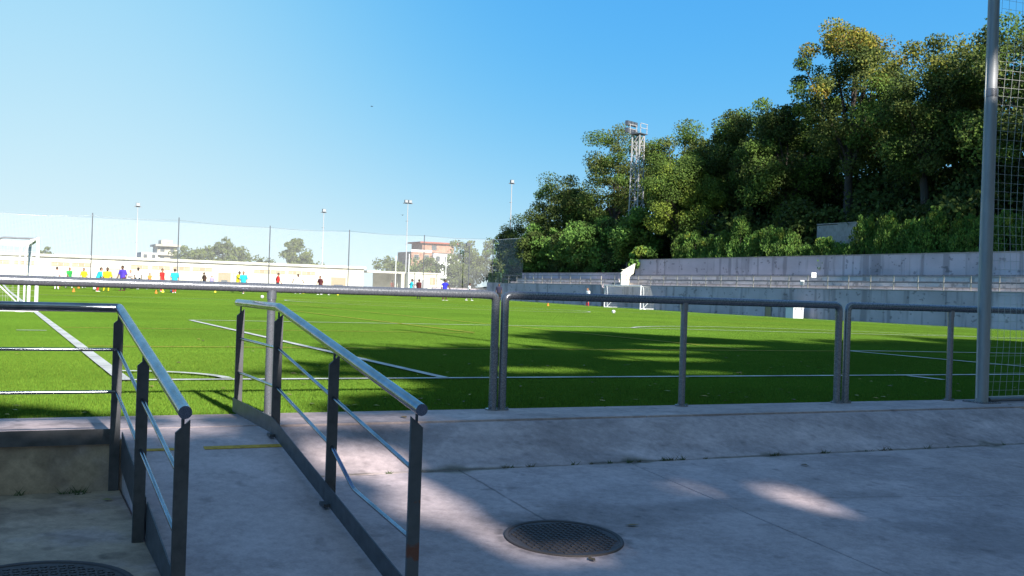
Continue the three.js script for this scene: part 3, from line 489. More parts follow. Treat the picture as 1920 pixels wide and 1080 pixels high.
// ---------------------------------------------------------------- far netting, fences and masts
{
  const cell = tex(64, 64, (i, j) => { const f = i % 32 < 3 || j % 32 < 3 ? 0.8 : 0; return [f, f, f]; }, false);
  const nm = new THREE.MeshStandardMaterial({ color: lin(0.62, 0.64, 0.68), roughness: 0.9, alphaMap: scaled(cell, 4, 4), transparent: true, side: THREE.DoubleSide });
  const px = [-10.2, -0.6, 8.13, 16.5, 25.98, 34.81, 43.7, 52.4], Z = -105, top = [7.0, 6.95, 7.15, 7.2, 6.95, 7.05, 7.0, 7.05];
  const pl = ['beyond the left goal', 'behind the left goal', 'left of the running players', 'in front of the tiered tower block', 'before the cream building windows', 'beside the cream building double door', 'in front of the brick apartment block', 'at the corner by the lower grandstand'];
  const net = thing('end_net', 'tall pale ball stop net across the far end of the pitch', 'net', [0, 0.27, Z]);
  for (let i = 0; i < px.length - 1; i++) {
    const g = new THREE.PlaneGeometry(px[i + 1] - px[i] - 0.1, 6.6); g.translate((px[i] + px[i + 1]) / 2, 3.4, 0); const p = obj('net_panel', metreUV(g), nm, net); p.castShadow = false;
    obj('top_cable', pipe([V(px[i], top[i] - 0.25, 0), V((px[i] + px[i + 1]) / 2, (top[i] + top[i + 1]) / 2 - 0.42, 0), V(px[i + 1], top[i + 1] - 0.25, 0)], 0.013, 6, 2), M.galv, net);
  }
  px.forEach((x, i) => { if (i === 0) return; const t = thing('net_post', 'slim grey post of the far ball net, ' + pl[i], 'post', [x, gy(x, Z), Z], 0, 'posts of the far ball net'); obj('shaft', cyl(V(0, 0, 0.06), V(0, top[i], 0.06), 0.06, 0.05, 10), M.galvDark, t); obj('cap', new THREE.SphereGeometry(0.055, 8, 6).translate(0, top[i], 0.06), M.galvDark, t); });
  const sn = thing('side_net', 'short run of ball net turning the corner behind the lower grandstand', 'net', [52.4, 0.2, Z]); const g = new THREE.PlaneGeometry(8, 6.6); g.rotateY(Math.PI / 2); g.translate(0, 3.4, 4.1); obj('net_panel', metreUV(g), nm, sn).castShadow = false; obj('top_cable', cyl(V(0, 6.75, 0.1), V(0, 6.75, 8.1), 0.02, 0.02, 6), M.whitePaint, sn);
  const wl = ['beside the covered porch', 'over the porch pillar', 'behind the cyan player', 'past the end of the small cream building'];
  [[43.6, 4.6], [45.3, 4.9], [47.2, 5.2], [50.2, 5.0]].forEach(([x, h], i) => { const t = thing('fence_post', 'white fence post behind the net, ' + wl[i], 'post', [x, 0.2, -114]); obj('shaft', cyl(V(0, 0, 0), V(0, h, 0), 0.06, 0.05, 8), M.whitePaint, t); obj('cap', new THREE.SphereGeometry(0.06, 8, 6).translate(0, h, 0), M.whitePaint, t); });
}
function mast(x, z, y0, h, r, label, kind) {
  const t = thing('floodlight_mast', label, 'floodlight mast', [x, y0, z]);
  obj('pole', [cyl(V(0, 0, 0), V(0, h * 0.5, 0), r, r * 0.8, 12), cyl(V(0, h * 0.5, 0), V(0, h, 0), r * 0.75, r * 0.5, 12)], M.paleGrey, t);
  obj('crossarm', bx(-kind * 0.28 - 0.1, kind * 0.28 + 0.1, h - 0.12, h - 0.02, -0.05, 0.05), M.galvDark, t);
  for (let k = 0; k < kind; k++) { const px = (k - (kind - 1) / 2) * 0.55, l = obj('lamp_housing', bx(px - 0.22, px + 0.22, h - 0.02, h + 0.38, -0.05, 0.22), M.galvDark, t); obj('lamp_glass', bx(px - 0.19, px + 0.19, h + 0.02, h + 0.34, 0.222, 0.232), M.lampGlass, l); }
  for (const yy of [0.55, 0.8]) obj('ladder_step', bx(-0.18, 0.18, h * yy, h * yy + 0.06, -0.16, -0.1), M.galvDark, t);
}
mast(14.76, -125, 0, 9.7, 0.075, 'thin pale floodlight mast left of the tiered tower block', 1);
mast(37.53, -125, 0, 10.4, 0.085, 'thin floodlight mast right of the round far tree', 1);
mast(48.96, -125, 0, 12.3, 0.085, 'floodlight mast with twin lamps next to the brick apartment block', 2);
mast(57.0, -110, 2.2, 12.2, 0.09, 'single floodlight mast at the edge of the dark hillside trees', 1);
{ const t = thing('lamp_post', 'short lamp post behind the net near the lower grandstand', 'lamp post', [48.7, gy(48.7, -103.4), -103.4]); obj('pole', cyl(V(0, 0, 0), V(0, 6.1, 0), 0.07, 0.05, 10), M.galv, t); const l = obj('lamp_housing', bx(-0.42, 0.1, 6.05, 6.35, -0.15, 0.15), M.galvDark, t); obj('lamp_glass', bx(-0.38, 0.04, 6.02, 6.045, -0.12, 0.12), M.lampGlass, l); }
{ // lattice tower
  const t = thing('lattice_floodlight_tower', 'pale steel lattice floodlight tower rising out of the trees', 'floodlight tower', [56.4, 3.8, -80.2]), H = 13.1, a0 = 0.54, a1 = 0.42, at = (k, sx, sz) => { const a = a0 + (a1 - a0) * k; return V(sx * a, H * k, sz * a); }, cs = [[1, 1], [1, -1], [-1, -1], [-1, 1]];
  t.rotation.y = 0.45;
  for (const [sx, sz] of cs) obj('leg', bar(at(0, sx, sz), at(1, sx, sz), 0.1, 0.1), M.paleGrey, t);
  const N = 12; for (let k = 0; k < N; k++) for (let s = 0; s < 4; s++) { const a = cs[s], b = cs[(s + 1) % 4]; obj('brace', bar(at(k / N, ...(k % 2 ? a : b)), at((k + 1) / N, ...(k % 2 ? b : a)), 0.055, 0.055), M.paleGrey, t); obj('ring_bar', bar(at((k + 1) / N, ...a), at((k + 1) / N, ...b), 0.05, 0.05), M.paleGrey, t); }
  obj('platform', bx(-0.66, 0.66, H + 0.005, H + 0.08, -0.66, 0.66), M.galvDark, t);
  for (const [sx, sz] of cs) obj('guard_post', bx(sx * 0.6 - 0.03, sx * 0.6 + 0.03, H + 0.085, H + 1.0, sz * 0.6 - 0.03, sz * 0.6 + 0.03), M.paleGrey, t);
  for (const y of [0.55, 1.0]) for (const s of [-1, 1]) obj('guard_bar', bx(-0.66, 0.66, H + y, H + y + 0.05, s * 0.655 - 0.02, s * 0.655 + 0.02), M.paleGrey, t);
  for (let k = 0; k < 6; k++) { const px = -0.92 + (k % 3) * 0.66, py = H + 0.2 + (k > 2 ? 0.7 : 0), l = obj('lamp_housing', bx(px, px + 0.5, py, py + 0.45, -1.0, -0.68), M.galvDark, t); obj('lamp_glass', bx(px + 0.05, px + 0.45, py + 0.05, py + 0.4, -1.015, -1.002), M.lampGlass, l); }
}

// ---------------------------------------------------------------- buildings at the far end
function win(parent, x, y, w, h, z, panes) {
  const f = obj('window', [bx(x, x + w, y + h - 0.06, y + h, z, z + 0.05), bx(x, x + w, y, y + 0.06, z, z + 0.05), bx(x, x + 0.06, y + 0.06, y + h - 0.06, z, z + 0.05), bx(x + w - 0.06, x + w, y + 0.06, y + h - 0.06, z, z + 0.05)], M.shutter, parent);
  for (let k = 0; k < panes; k++) { const pw = (w - 0.12) / panes; obj('pane', bx(x + 0.06 + k * pw + 0.02, x + 0.06 + (k + 1) * pw - 0.02, y + 0.06, y + h - 0.06, z + 0.003, z + 0.02 + 0.012 * (k % 2)), k % 2 ? M.shutter : M.louvreTan, f); }
}
{
  const t = thing('changing_room_building', 'long low cream building with narrow window strips behind the far net', 'building', [0, 0, -118]);
  obj('wall', bx(-30, 40.86, -0.3, 3.2, -9, 0), M.cream, t); const rf = obj('roof', bx(-30.3, 41.1, 3.202, 3.42, -9.3, 0.22), M.cream, t); obj('gutter', bx(-30.3, 41.1, 3.12, 3.2, 0.222, 0.3), M.paleStone, rf);
  for (const [x, w] of [[-1.2, 2.2], [1.4, 2.0], [5.1, 1.9], [7.2, 2.0], [13.4, 1.9], [15.7, 2.0], [18.0, 1.9], [20.2, 2.2], [27.3, 1.9], [29.3, 1.7], [31.4, 1.6], [33.1, 1.6], [-6, 2], [-3.8, 2]]) win(t, x, 2.14, w, 0.44, 0.002, 3);
  for (const [x, w, h, m] of [[23.2, 1.3, 2.0, M.shutter], [24.9, 0.4, 2.0, M.paleGrey], [36.8, 1.7, 1.9, M.shutter], [11.2, 1.0, 2.0, M.paleStone]]) { const d = obj('door', bx(x, x + w, 0.0, h, 0.002, 0.05), m, t); obj('door_frame', [bx(x - 0.08, x - 0.002, 0, h + 0.08, 0.002, 0.08), bx(x + w + 0.002, x + w + 0.08, 0, h + 0.08, 0.002, 0.08), bx(x, x + w, h + 0.002, h + 0.08, 0.002, 0.08)], M.louvreTan, d); if (w > 1.2) obj('glass_panel', bx(x + 0.3, x + w - 0.3, 0.3, h - 0.8, 0.052, 0.06), M.glass, d); }
  obj('plinth', bx(-30, 40.9, -0.3, 0.42, 0.002, 0.06), M.paleStone, t);
}
{
  const t = thing('covered_porch', 'shaded open porch between the two cream buildings', 'porch', [0, 0, -118]);
  obj('porch_roof', bx(41.2, 46.2, 2.75, 2.98, -4, 0.4), M.cream, t); obj('back_wall', bx(43.4, 46.1, 0, 2.745, -4, -3.8), M.cream, t); obj('side_wall', bx(45.6, 46.1, 0, 2.745, -3.798, -2), M.cream, t); obj('pillar', bx(45.7, 46.1, 0, 2.745, 0, 0.35), M.cream, t); obj('low_wall', bx(41.2, 43.0, 0, 0.75, -0.1, 0.1), M.cream, t); obj('floor', bx(41.2, 46.1, -0.2, 0.28, -3.79, -0.11), M.paleStone, t);
}
{
  const t = thing('storage_building', 'small cream flat roofed building right of the porch', 'building', [0, 0, -116.8]);
  obj('wall', bx(46.3, 50.6, -0.3, 2.8, -5, 0), M.cream, t); obj('roof', bx(46.2, 50.75, 2.802, 2.98, -5.1, 0.15), M.cream, t);
  for (const x of [46.6, 47.9]) { const d = obj('door', bx(x, x + 1.0, 0, 2.05, 0.002, 0.04), M.paleGrey, t); obj('handle', bx(x + 0.85, x + 0.93, 1.0, 1.06, 0.042, 0.09), M.galvDark, d); }
  win(t, 49.2, 1.5, 0.75, 0.9, 0.002, 2);
}
function block(t, x0, x1, y0, y1, z0, z1, wall, n, floors, trim) {         // a storeyed block with windows on its near face
  obj('wall', bx(x0, x1, y0, y1, z1, z0), wall, t); const fh = (y1 - y0) / floors;
  for (let f = 0; f < floors; f++) { for (let k = 0; k < n; k++) { const w = (x1 - x0) / n * 0.5, x = x0 + (k + 0.25) * (x1 - x0) / n, y = y0 + f * fh + fh * 0.3, o = obj('window', bx(x, x + w, y, y + fh * 0.5, z0 + 0.002, z0 + 0.06), M.paleStone, t); obj('pane', bx(x + 0.08, x + w - 0.08, y + 0.08, y + fh * 0.5 - 0.08, z0 + 0.061, z0 + 0.07), M.glass, o); } if (trim) obj('floor_band', bx(x0 - 0.3, x1 + 0.3, y0 + f * fh - 0.12, y0 + f * fh + 0.12, z0 + 0.072, z0 + 0.9), trim, t); }
}
{
  const t = thing('brick_apartment_block', 'red brick and white apartment block with a red roof beyond the far trees', 'building', [0, -1.0, -220]);
  block(t, 85.2, 90.2, -1, 10.2, 0, -9, M.brick, 2, 4); block(t, 90.21, 96.5, -1, 10.0, 1.2, -9, M.whitePaint, 3, 4, M.whitePaint); obj('penthouse_wall', bx(88.2, 96.0, 10.25, 12.3, -8, -1), M.brick, t); obj('roof', bx(87.4, 96.8, 12.31, 12.65, -8.6, -0.2), M.roofRed, t); obj('terrace_parapet', bx(85.2, 90.2, 10.21, 10.7, -0.3, 0), M.whitePaint, t); obj('penthouse_window', bx(90.5, 91.7, 10.8, 11.9, -0.999, -0.95), M.glass, t);
}
{
  const t = thing('tiered_tower_block', 'pale stepped tower block with an overhanging flat roof beyond the trees', 'building', [0, 0, -260]);
  block(t, 35.4, 40.0, -1, 9.0, 0, -8, M.paleStone, 2, 5, M.paleStone); obj('roof_slab', bx(34.8, 40.6, 9.01, 9.5, -8.6, 1.4), M.paleStone, t); obj('roof_house', bx(36.4, 39, 9.51, 10.6, -6, -1), M.paleStone, t); block(t, 31.6, 35.39, -1, 7.4, 1, -8, M.paleGrey, 2, 4);
}

// ---------------------------------------------------------------- trees
const leafMat = {};
function leafMaterial(k) { return leafMat[k] ??= new THREE.MeshPhysicalMaterial({ vertexColors: true, roughness: 0.9, transmission: 0.3, thickness: 0, specularIntensity: 0.3, side: THREE.DoubleSide }); }
const PAL = {
  dark: [[0.036, 0.055, 0.012], [0.046, 0.067, 0.015], [0.058, 0.082, 0.018]],
  mid: [[0.06, 0.10, 0.018], [0.076, 0.122, 0.022], [0.092, 0.14, 0.026]],
  olive: [[0.07, 0.09, 0.022], [0.09, 0.11, 0.027], [0.11, 0.13, 0.032]],
  lime: [[0.105, 0.145, 0.02], [0.13, 0.17, 0.024], [0.15, 0.185, 0.028]],
  autumn: [[0.19, 0.175, 0.025], [0.24, 0.2, 0.03], [0.13, 0.14, 0.025], [0.21, 0.13, 0.03], [0.16, 0.16, 0.03], [0.12, 0.14, 0.025]],
  golden: [[0.13, 0.14, 0.025], [0.17, 0.16, 0.03], [0.10, 0.12, 0.025]],
  cypress: [[0.062, 0.125, 0.024], [0.082, 0.155, 0.03], [0.10, 0.18, 0.034]],
};
function foliage(r, clumps, per, leaf, o = {}) {                           // clumps: [centre, radius, palette name]
  const N = clumps.length * per, pos = new Float32Array(N * 12), nor = new Float32Array(N * 12), col = new Float32Array(N * 12), idx = new Uint32Array(N * 6);
  let n = 0; const A = V(), B = V(), Nn = V(), p = V();
  for (const [c, cr, pal] of clumps) {
    const P = PAL[pal], tone = 0.8 + 0.4 * r(), m = Math.round(per * (0.6 + 0.4 * r()));
    for (let k = 0; k < m; k++) {
      const ct = 2 * r() - 1, ph = r() * 6.283, st = Math.sqrt(1 - ct * ct), rad = cr * Math.pow(r(), 0.42);
      p.set(c.x + rad * st * Math.cos(ph), c.y + rad * ct * (o.flat ?? 0.72), c.z + rad * st * Math.sin(ph));
      if (o.skip && o.skip(p)) continue;
      if (o.up) A.set((r() - 0.5) * 0.8, 1, (r() - 0.5) * 0.8).addScaledVector(V(st * Math.cos(ph), 0, st * Math.sin(ph)), 0.45).normalize(); else A.set(r() - 0.5, r() - 0.65, r() - 0.5).normalize();
      Nn.set(r() - 0.5 + 0.5 * st * Math.cos(ph), r() - 0.2, r() - 0.5 + 0.5 * st * Math.sin(ph)); Nn.addScaledVector(A, -Nn.dot(A)).normalize(); B.crossVectors(A, Nn);
      const L = leaf * (0.65 + 0.7 * r()), w = L * (o.thin ?? 0.36), b = n * 12, e = 0.12 * L;
      const q = [[-A.x * L * 0.5, -A.y * L * 0.5, -A.z * L * 0.5], [B.x * w + Nn.x * e, B.y * w + Nn.y * e, B.z * w + Nn.z * e], [A.x * L * 0.5, A.y * L * 0.5, A.z * L * 0.5], [-B.x * w + Nn.x * e, -B.y * w + Nn.y * e, -B.z * w + Nn.z * e]];
      const cc = P[(r() * P.length) | 0], t = 1.5 * tone * (0.75 + 0.5 * r());
      for (let v = 0; v < 4; v++) { pos[b + v * 3] = p.x + q[v][0]; pos[b + v * 3 + 1] = p.y + q[v][1]; pos[b + v * 3 + 2] = p.z + q[v][2]; nor[b + v * 3] = Nn.x; nor[b + v * 3 + 1] = Nn.y; nor[b + v * 3 + 2] = Nn.z; col[b + v * 3] = cc[0] * t; col[b + v * 3 + 1] = cc[1] * t; col[b + v * 3 + 2] = cc[2] * t; }
      idx.set([n * 4, n * 4 + 1, n * 4 + 2, n * 4, n * 4 + 2, n * 4 + 3], n * 6); n++;
    }
  }
  const g = new THREE.BufferGeometry();
  g.setAttribute('position', new THREE.BufferAttribute(pos.slice(0, n * 12), 3)); g.setAttribute('normal', new THREE.BufferAttribute(nor.slice(0, n * 12), 3)); g.setAttribute('color', new THREE.BufferAttribute(col.slice(0, n * 12), 3)); g.setIndex(new THREE.BufferAttribute(idx.slice(0, n * 6), 1));
  return g;
}
let seedN = 100;
function tree(name, label, group, x, y, z, o) {                            // o: top (world y), r, cb (crown base above foot), n clumps, per, leaf, pal(list of [name, weight]), cr, trunk
  const r = RNG(seedN++), t = thing(name, label, o.cat ?? 'tree', [x, y, z], 0, group), H = o.top - y, cb = o.cb ?? H * 0.35, cy = (H + cb) / 2, ry = (H - cb) / 2, rx = o.r, rz = o.rz ?? o.r, clumps = [];
  const pick = () => { let w = r() * o.pal.reduce((a, b) => a + b[1], 0); for (const [n, k] of o.pal) { if ((w -= k) <= 0) return n; } return o.pal[0][0]; };
  const cr = o.cr ?? rx * 0.34;
  for (let k = 0; k < o.n; k++) {
    const ct = 2 * r() - 1, ph = r() * 6.283, st = Math.sqrt(1 - ct * ct), rad = 0.35 + 0.55 * Math.pow(r(), 0.6), lump = 0.78 + 0.42 * fbm(ph * 1.3 + 10, ct * 2 + 10, seedN, 3);
    const c = V(rx * rad * lump * st * Math.cos(ph), cy + ry * 0.93 * rad * lump * ct, rz * rad * lump * st * Math.sin(ph));
    clumps.push([c, cr * (0.6 + 0.7 * r()), o.topPal && c.y > cy + ry * o.topFrom && r() < 0.85 ? o.topPal : pick()]);
  }
  const sk = o.skip ? (p) => o.skip(p.x + x, p.y + y, p.z + z) : null;
  obj('crown', foliage(r, clumps, o.per, o.leaf ?? 0.32, { skip: sk, flat: o.flat, thin: o.thin, up: o.up }), leafMaterial('a'), t);
  const tr = o.trunk ?? 0.09 * Math.sqrt(H), lean = V((r() - 0.5) * 0.08 * H, H * 0.42 + cb * 0.3, (r() - 0.5) * 0.08 * H), g = [cyl(V(0, -0.4, 0), V(lean.x * 0.35, lean.y * 0.5, lean.z * 0.35), tr, tr * 0.8, 9), cyl(V(lean.x * 0.35, lean.y * 0.49, lean.z * 0.35), lean, tr * 0.8, tr * 0.6, 9)];
  obj('trunk', g, M.bark, t);
  const far = clumps.slice(0, o.limbs ?? 9);
  for (const [c] of far) { const s = V(lean.x * 0.8, lean.y * (0.55 + 0.43 * r()), lean.z * 0.8), m = s.clone().lerp(c, 0.5).add(V((r() - 0.5) * 0.5, 0.25 * rx * 0.3, (r() - 0.5) * 0.5)); obj('limb', [cyl(s, m, tr * 0.42, tr * 0.27, 6), cyl(m, c, tr * 0.27, tr * 0.08, 6)], M.bark, t); }
  return t;
}
const HG = 'trees on the hillside above the grandstand';
const rise = (o) => ({ ...o, top: o.top * 1.06, per: Math.round(o.per * 2.9), leaf: (o.leaf ?? 0.3) * 0.62, limbs: 14, r: o.r * 1.04 });
const hill = (n, l, x, z, o) => tree(n, l, HG, x, hillY(x, z), z, n === 'tall_tree' || n === 'broadleaf_tree' ? rise(o) : o);

hill('tall_tree', 'tallest tree with yellow and orange top leaves above the hedge', 61, -55.8, { top: 23.4, r: 4.8, cb: 4.6, n: 95, per: 190, cr: 1.25, leaf: 0.3, pal: [['olive', 3], ['mid', 2], ['dark', 2], ['autumn', 0.5]], topPal: 'autumn', topFrom: 0.42 });
hill('broadleaf_tree', 'broad dark tree with a yellowish top next to the tallest tree', 60, -46.6, { top: 20.9, r: 4.6, cb: 4.0, n: 90, per: 190, cr: 1.35, leaf: 0.3, pal: [['dark', 3], ['mid', 2], ['olive', 2]], topPal: 'golden', topFrom: 0.3 });
hill('broadleaf_tree', 'dense tree seen through the ball net mesh', 60.5, -38.6, { top: 20.8, r: 5.2, cb: 3.5, n: 90, per: 180, cr: 1.4, leaf: 0.32, pal: [['dark', 2], ['mid', 3], ['olive', 2]] });
hill('broadleaf_tree', 'dark round tree half way up the slope left of the tallest tree', 62, -69.3, { top: 18.8, r: 4.7, cb: 3.0, n: 90, per: 180, cr: 1.35, leaf: 0.32, pal: [['dark', 4], ['mid', 2]] });
hill('broadleaf_tree', 'dark tree tucked against the tallest tree', 59.6, -62.3, { top: 17.3, r: 4.0, cb: 2.6, n: 80, per: 180, cr: 1.25, leaf: 0.3, pal: [['dark', 4], ['mid', 2]] });
hill('broadleaf_tree', 'open topped tree just right of the lattice tower', 58.6, -76.2, { top: 17.8, r: 4.0, cb: 3.0, n: 60, per: 150, cr: 1.2, leaf: 0.3, pal: [['mid', 3], ['olive', 2]] });
hill('broadleaf_tree', 'bright green rounded tree in front of the open topped one', 56.6, -72.6, { top: 14.4, r: 3.7, cb: 1.5, n: 75, per: 190, cr: 1.15, leaf: 0.27, pal: [['lime', 3], ['mid', 3]] });
hill('broadleaf_tree', 'light airy tree behind the lattice tower', 60, -89.5, { top: 19.2, r: 4.9, cb: 3.5, n: 75, per: 150, cr: 1.3, leaf: 0.3, pal: [['mid', 3], ['olive', 3]] });
hill('broadleaf_tree', 'round tree at the low end of the hillside row', 58, -98.2, { top: 14.4, r: 4.9, cb: 1.8, n: 85, per: 180, cr: 1.3, leaf: 0.3, pal: [['mid', 2], ['dark', 3], ['olive', 1]] });
hill('broadleaf_tree', 'small dark tree at the foot of the single floodlight mast', 58.3, -109, { top: 9.8, r: 3.6, cb: 0.8, n: 60, per: 150, cr: 1.0, leaf: 0.28, pal: [['dark', 3], ['olive', 2]] });
hill('laurel_bush', 'dark laurel bush behind the far part of the lower grandstand', 55.6, -96.5, { top: 8.9, r: 3.8, cb: 0.0, n: 80, per: 220, cr: 1.0, leaf: 0.26, pal: [['cypress', 2], ['dark', 3]], cat: 'bush' });
hill('laurel_bush', 'leafy laurel bush behind the near part of the lower grandstand', 55.8, -86.0, { top: 9.2, r: 4.0, cb: 0.0, n: 85, per: 230, cr: 1.05, leaf: 0.27, pal: [['cypress', 4], ['dark', 2]], cat: 'bush' });
hill('laurel_bush', 'light green sprig of a bush in the gap between the grandstands', 54.6, -75.8, { top: 6.2, r: 1.4, cb: 0.0, n: 22, per: 150, cr: 0.6, leaf: 0.3, pal: [['cypress', 3], ['lime', 1]], cat: 'bush' });
hill('laurel_bush', 'dark laurel bush filling the gap between the two bushes behind the lower grandstand', 55.9, -91.2, { top: 8.3, r: 3.2, cb: 0.0, n: 60, per: 190, cr: 1.0, leaf: 0.26, pal: [['cypress', 2], ['dark', 3]], cat: 'bush' });
hill('laurel_bush', 'dark bush at the far end of the lower grandstand beside the green gate', 56.0, -102.6, { top: 8.2, r: 3.4, cb: 0.0, n: 60, per: 190, cr: 1.0, leaf: 0.26, pal: [['cypress', 2], ['dark', 3]], cat: 'bush' });
hill('laurel_bush', 'leafy bush directly under the lattice tower', 55.6, -78.6, { top: 10.2, r: 2.7, cb: 0.0, n: 60, per: 190, cr: 0.95, leaf: 0.26, pal: [['cypress', 4], ['mid', 2]], cat: 'bush' });
[[55.2, -84, 5.6], [55.2, -91, 5.6], [55.2, -97.5, 5.4], [55.4, -104, 5.2]].forEach(([x, z, top]) => hill('understorey_shrub', 'low dark shrub pressed against the back of the lower grandstand', x, z, { top, r: 1.3, rz: 4.4, cb: -0.8, n: 45, per: 130, cr: 0.8, leaf: 0.26, pal: [['dark', 3], ['cypress', 2]], cat: 'shrub', limbs: 2 }));
const back = [[68, -36, 19], [69, -48, 20.5], [67.5, -58, 19], [69, -70, 18.5], [66, -80, 17.5], [66, -90, 16], [64, -101, 12.5], [63.5, -30, 20], [75, -60, 18], [74, -44, 20]];
back.forEach(([x, z, top]) => hill('back_row_tree', 'dark tree in the back row, showing only between the front crowns', x, z, { top, r: 5.2, cb: 1.2, n: 70, per: 110, cr: 1.7, leaf: 0.42, pal: [['dark', 4], ['mid', 1]], limbs: 4 }));
[[57.5, -24, 20], [57, -15, 19], [60, -5, 20], [62, -19, 21], [58, 4, 19]].forEach(([x, z, top]) => hill('side_tree', 'tall tree on the hillside nearer than the ball net, beyond the picture edge', x, z, { top, r: 5.2, cb: 1.5, n: 70, per: 100, cr: 1.8, leaf: 0.45, pal: [['dark', 3], ['mid', 1]], limbs: 4 }));
[[58.5, -42, 9.6], [58.6, -58, 9.2], [58.5, -66, 8.8], [59.5, -80, 10.5], [60, -50, 9.4], [64, -46, 14], [65, -55, 14.5], [65, -64, 14], [66, -38, 14.5], [64.5, -74, 13], [62.5, -52, 11.5], [62, -43, 11.5]].forEach(([x, z, top]) => hill('understorey_shrub', 'dark shrub in the deep shade under the hillside trees', x, z, { top, r: 3.0, rz: 5.0, cb: 0, n: 55, per: 100, cr: 1.2, leaf: 0.34, pal: [['dark', 4]], cat: 'shrub', limbs: 2 }));
// the hedge on top of the grandstand
{
  const r = RNG(77); let k = 0;
  for (let z = -27; z > -71; z -= 2.05) {
    const h = 2.0 + 0.7 * r() + (k % 5 === 2 ? 0.9 : 0) - (z < -47.5 && z > -54 ? 1.25 : 0) + (Math.abs(z + 46) < 1.6 ? 0.5 : 0), x = 55.0 + 0.2 * r(), c = [];
    const t = thing('hedge_shrub', 'bushy bright green conifer shrub of the hedge along the grandstand back wall', 'hedge shrub', [x, hillY(x, z) - 0.15, z + (r() - 0.5) * 0.5], 0, 'shrubs of the hedge above the grandstand');
    for (let q = 0; q < 44; q++) { const yy = Math.pow(r(), 0.8), a = r() * 6.28, rr = (0.45 + 0.65 * r()) * (1.05 - 0.75 * yy * yy); c.push([V(Math.cos(a) * rr * 0.85, 0.2 + yy * h, Math.sin(a) * rr * 1.35), 0.36 + 0.18 * r(), r() < 0.6 ? 'cypress' : 'mid']); }
    for (let q = 0; q < 4; q++) { const a = r() * 6.28, d = 0.7 * r(); c.push([V(Math.cos(a) * d, h + 0.25 * r(), Math.sin(a) * d * 1.4), 0.26, 'lime']); c.push([V(Math.cos(a) * d, h + 0.3 + 0.4 * r(), Math.sin(a) * d * 1.4), 0.16, 'cypress']); }
    obj('foliage', foliage(r, c, 120, 0.18, { up: true, thin: 0.26, flat: 1.25 }), leafMaterial('a'), t); obj('stem', cyl(V(0, -0.2, 0), V(0, h * 0.8, 0), 0.07, 0.02, 6), M.bark, t); k++;
  }
}
// trees far off
const FG = 'trees beyond the far buildings';
tree('far_tree', 'broad leafy tree with several tops behind the cream building roof', FG, 27.3, -0.5, -136, { top: 7.3, r: 3.2, cb: 2.2, n: 55, per: 80, cr: 0.8, leaf: 0.34, pal: [['olive', 3], ['olive', 1]] });
tree('far_tree', 'low bushy tree between the tiered tower and the broad leafy tree', FG, 22.8, -0.5, -137, { top: 6.0, r: 2.6, cb: 1.8, n: 40, per: 80, cr: 0.8, leaf: 0.34, pal: [['olive', 3]] });
tree('far_tree', 'round crowned single tree above the cream building', FG, 36.9, -0.5, -135, { top: 7.5, r: 2.2, cb: 3.0, n: 45, per: 90, cr: 0.7, leaf: 0.32, pal: [['olive', 3], ['olive', 2]] });
tree('far_tree', 'small low bush right of the round crowned single tree', FG, 39.2, -0.5, -136, { top: 4.9, r: 1.7, cb: 1.5, n: 25, per: 80, cr: 0.6, leaf: 0.3, pal: [['olive', 3]] });
tree('far_tree', 'low bush left of the round crowned single tree', FG, 33.0, -0.5, -138, { top: 5.0, r: 2.2, cb: 1.5, n: 25, per: 80, cr: 0.7, leaf: 0.3, pal: [['olive', 3]] });
tree('far_tree', 'low tree behind the covered porch', FG, 48.6, -0.5, -131, { top: 5.4, r: 2.3, cb: 1.2, n: 40, per: 80, cr: 0.7, leaf: 0.32, pal: [['olive', 3], ['olive', 1]] });
tree('far_tree', 'tree in front of the brick apartment block', FG, 53.6, -0.5, -131, { top: 5.9, r: 2.8, cb: 1.0, n: 50, per: 80, cr: 0.8, leaf: 0.32, pal: [['olive', 2], ['olive', 2]] });
tree('far_tree', 'tall grey green tree behind the corner of the far net', FG, 57.0, -0.5, -124, { top: 8.7, r: 3.3, cb: 0.6, n: 70, per: 90, cr: 0.9, leaf: 0.32, pal: [['olive', 2], ['olive', 2]] });
tree('far_tree', 'tall tree joining the far net corner to the hillside', FG, 61.5, -0.5, -122, { top: 8.8, r: 3.3, cb: 0.6, n: 70, per: 90, cr: 0.9, leaf: 0.32, pal: [['olive', 2], ['mid', 2]] });
tree('far_tree', 'bush behind the low end wall', FG, 54.2, -0.3, -118, { top: 4.6, r: 2.6, cb: 0.2, n: 45, per: 80, cr: 0.8, leaf: 0.3, pal: [['olive', 2], ['olive', 2]] });
tree('far_tree', 'tiny tree top over the roof beside the left goal', FG, 6.2, -0.5, -150, { top: 5.1, r: 1.4, cb: 2.6, n: 22, per: 60, cr: 0.5, leaf: 0.3, pal: [['olive', 3]] });
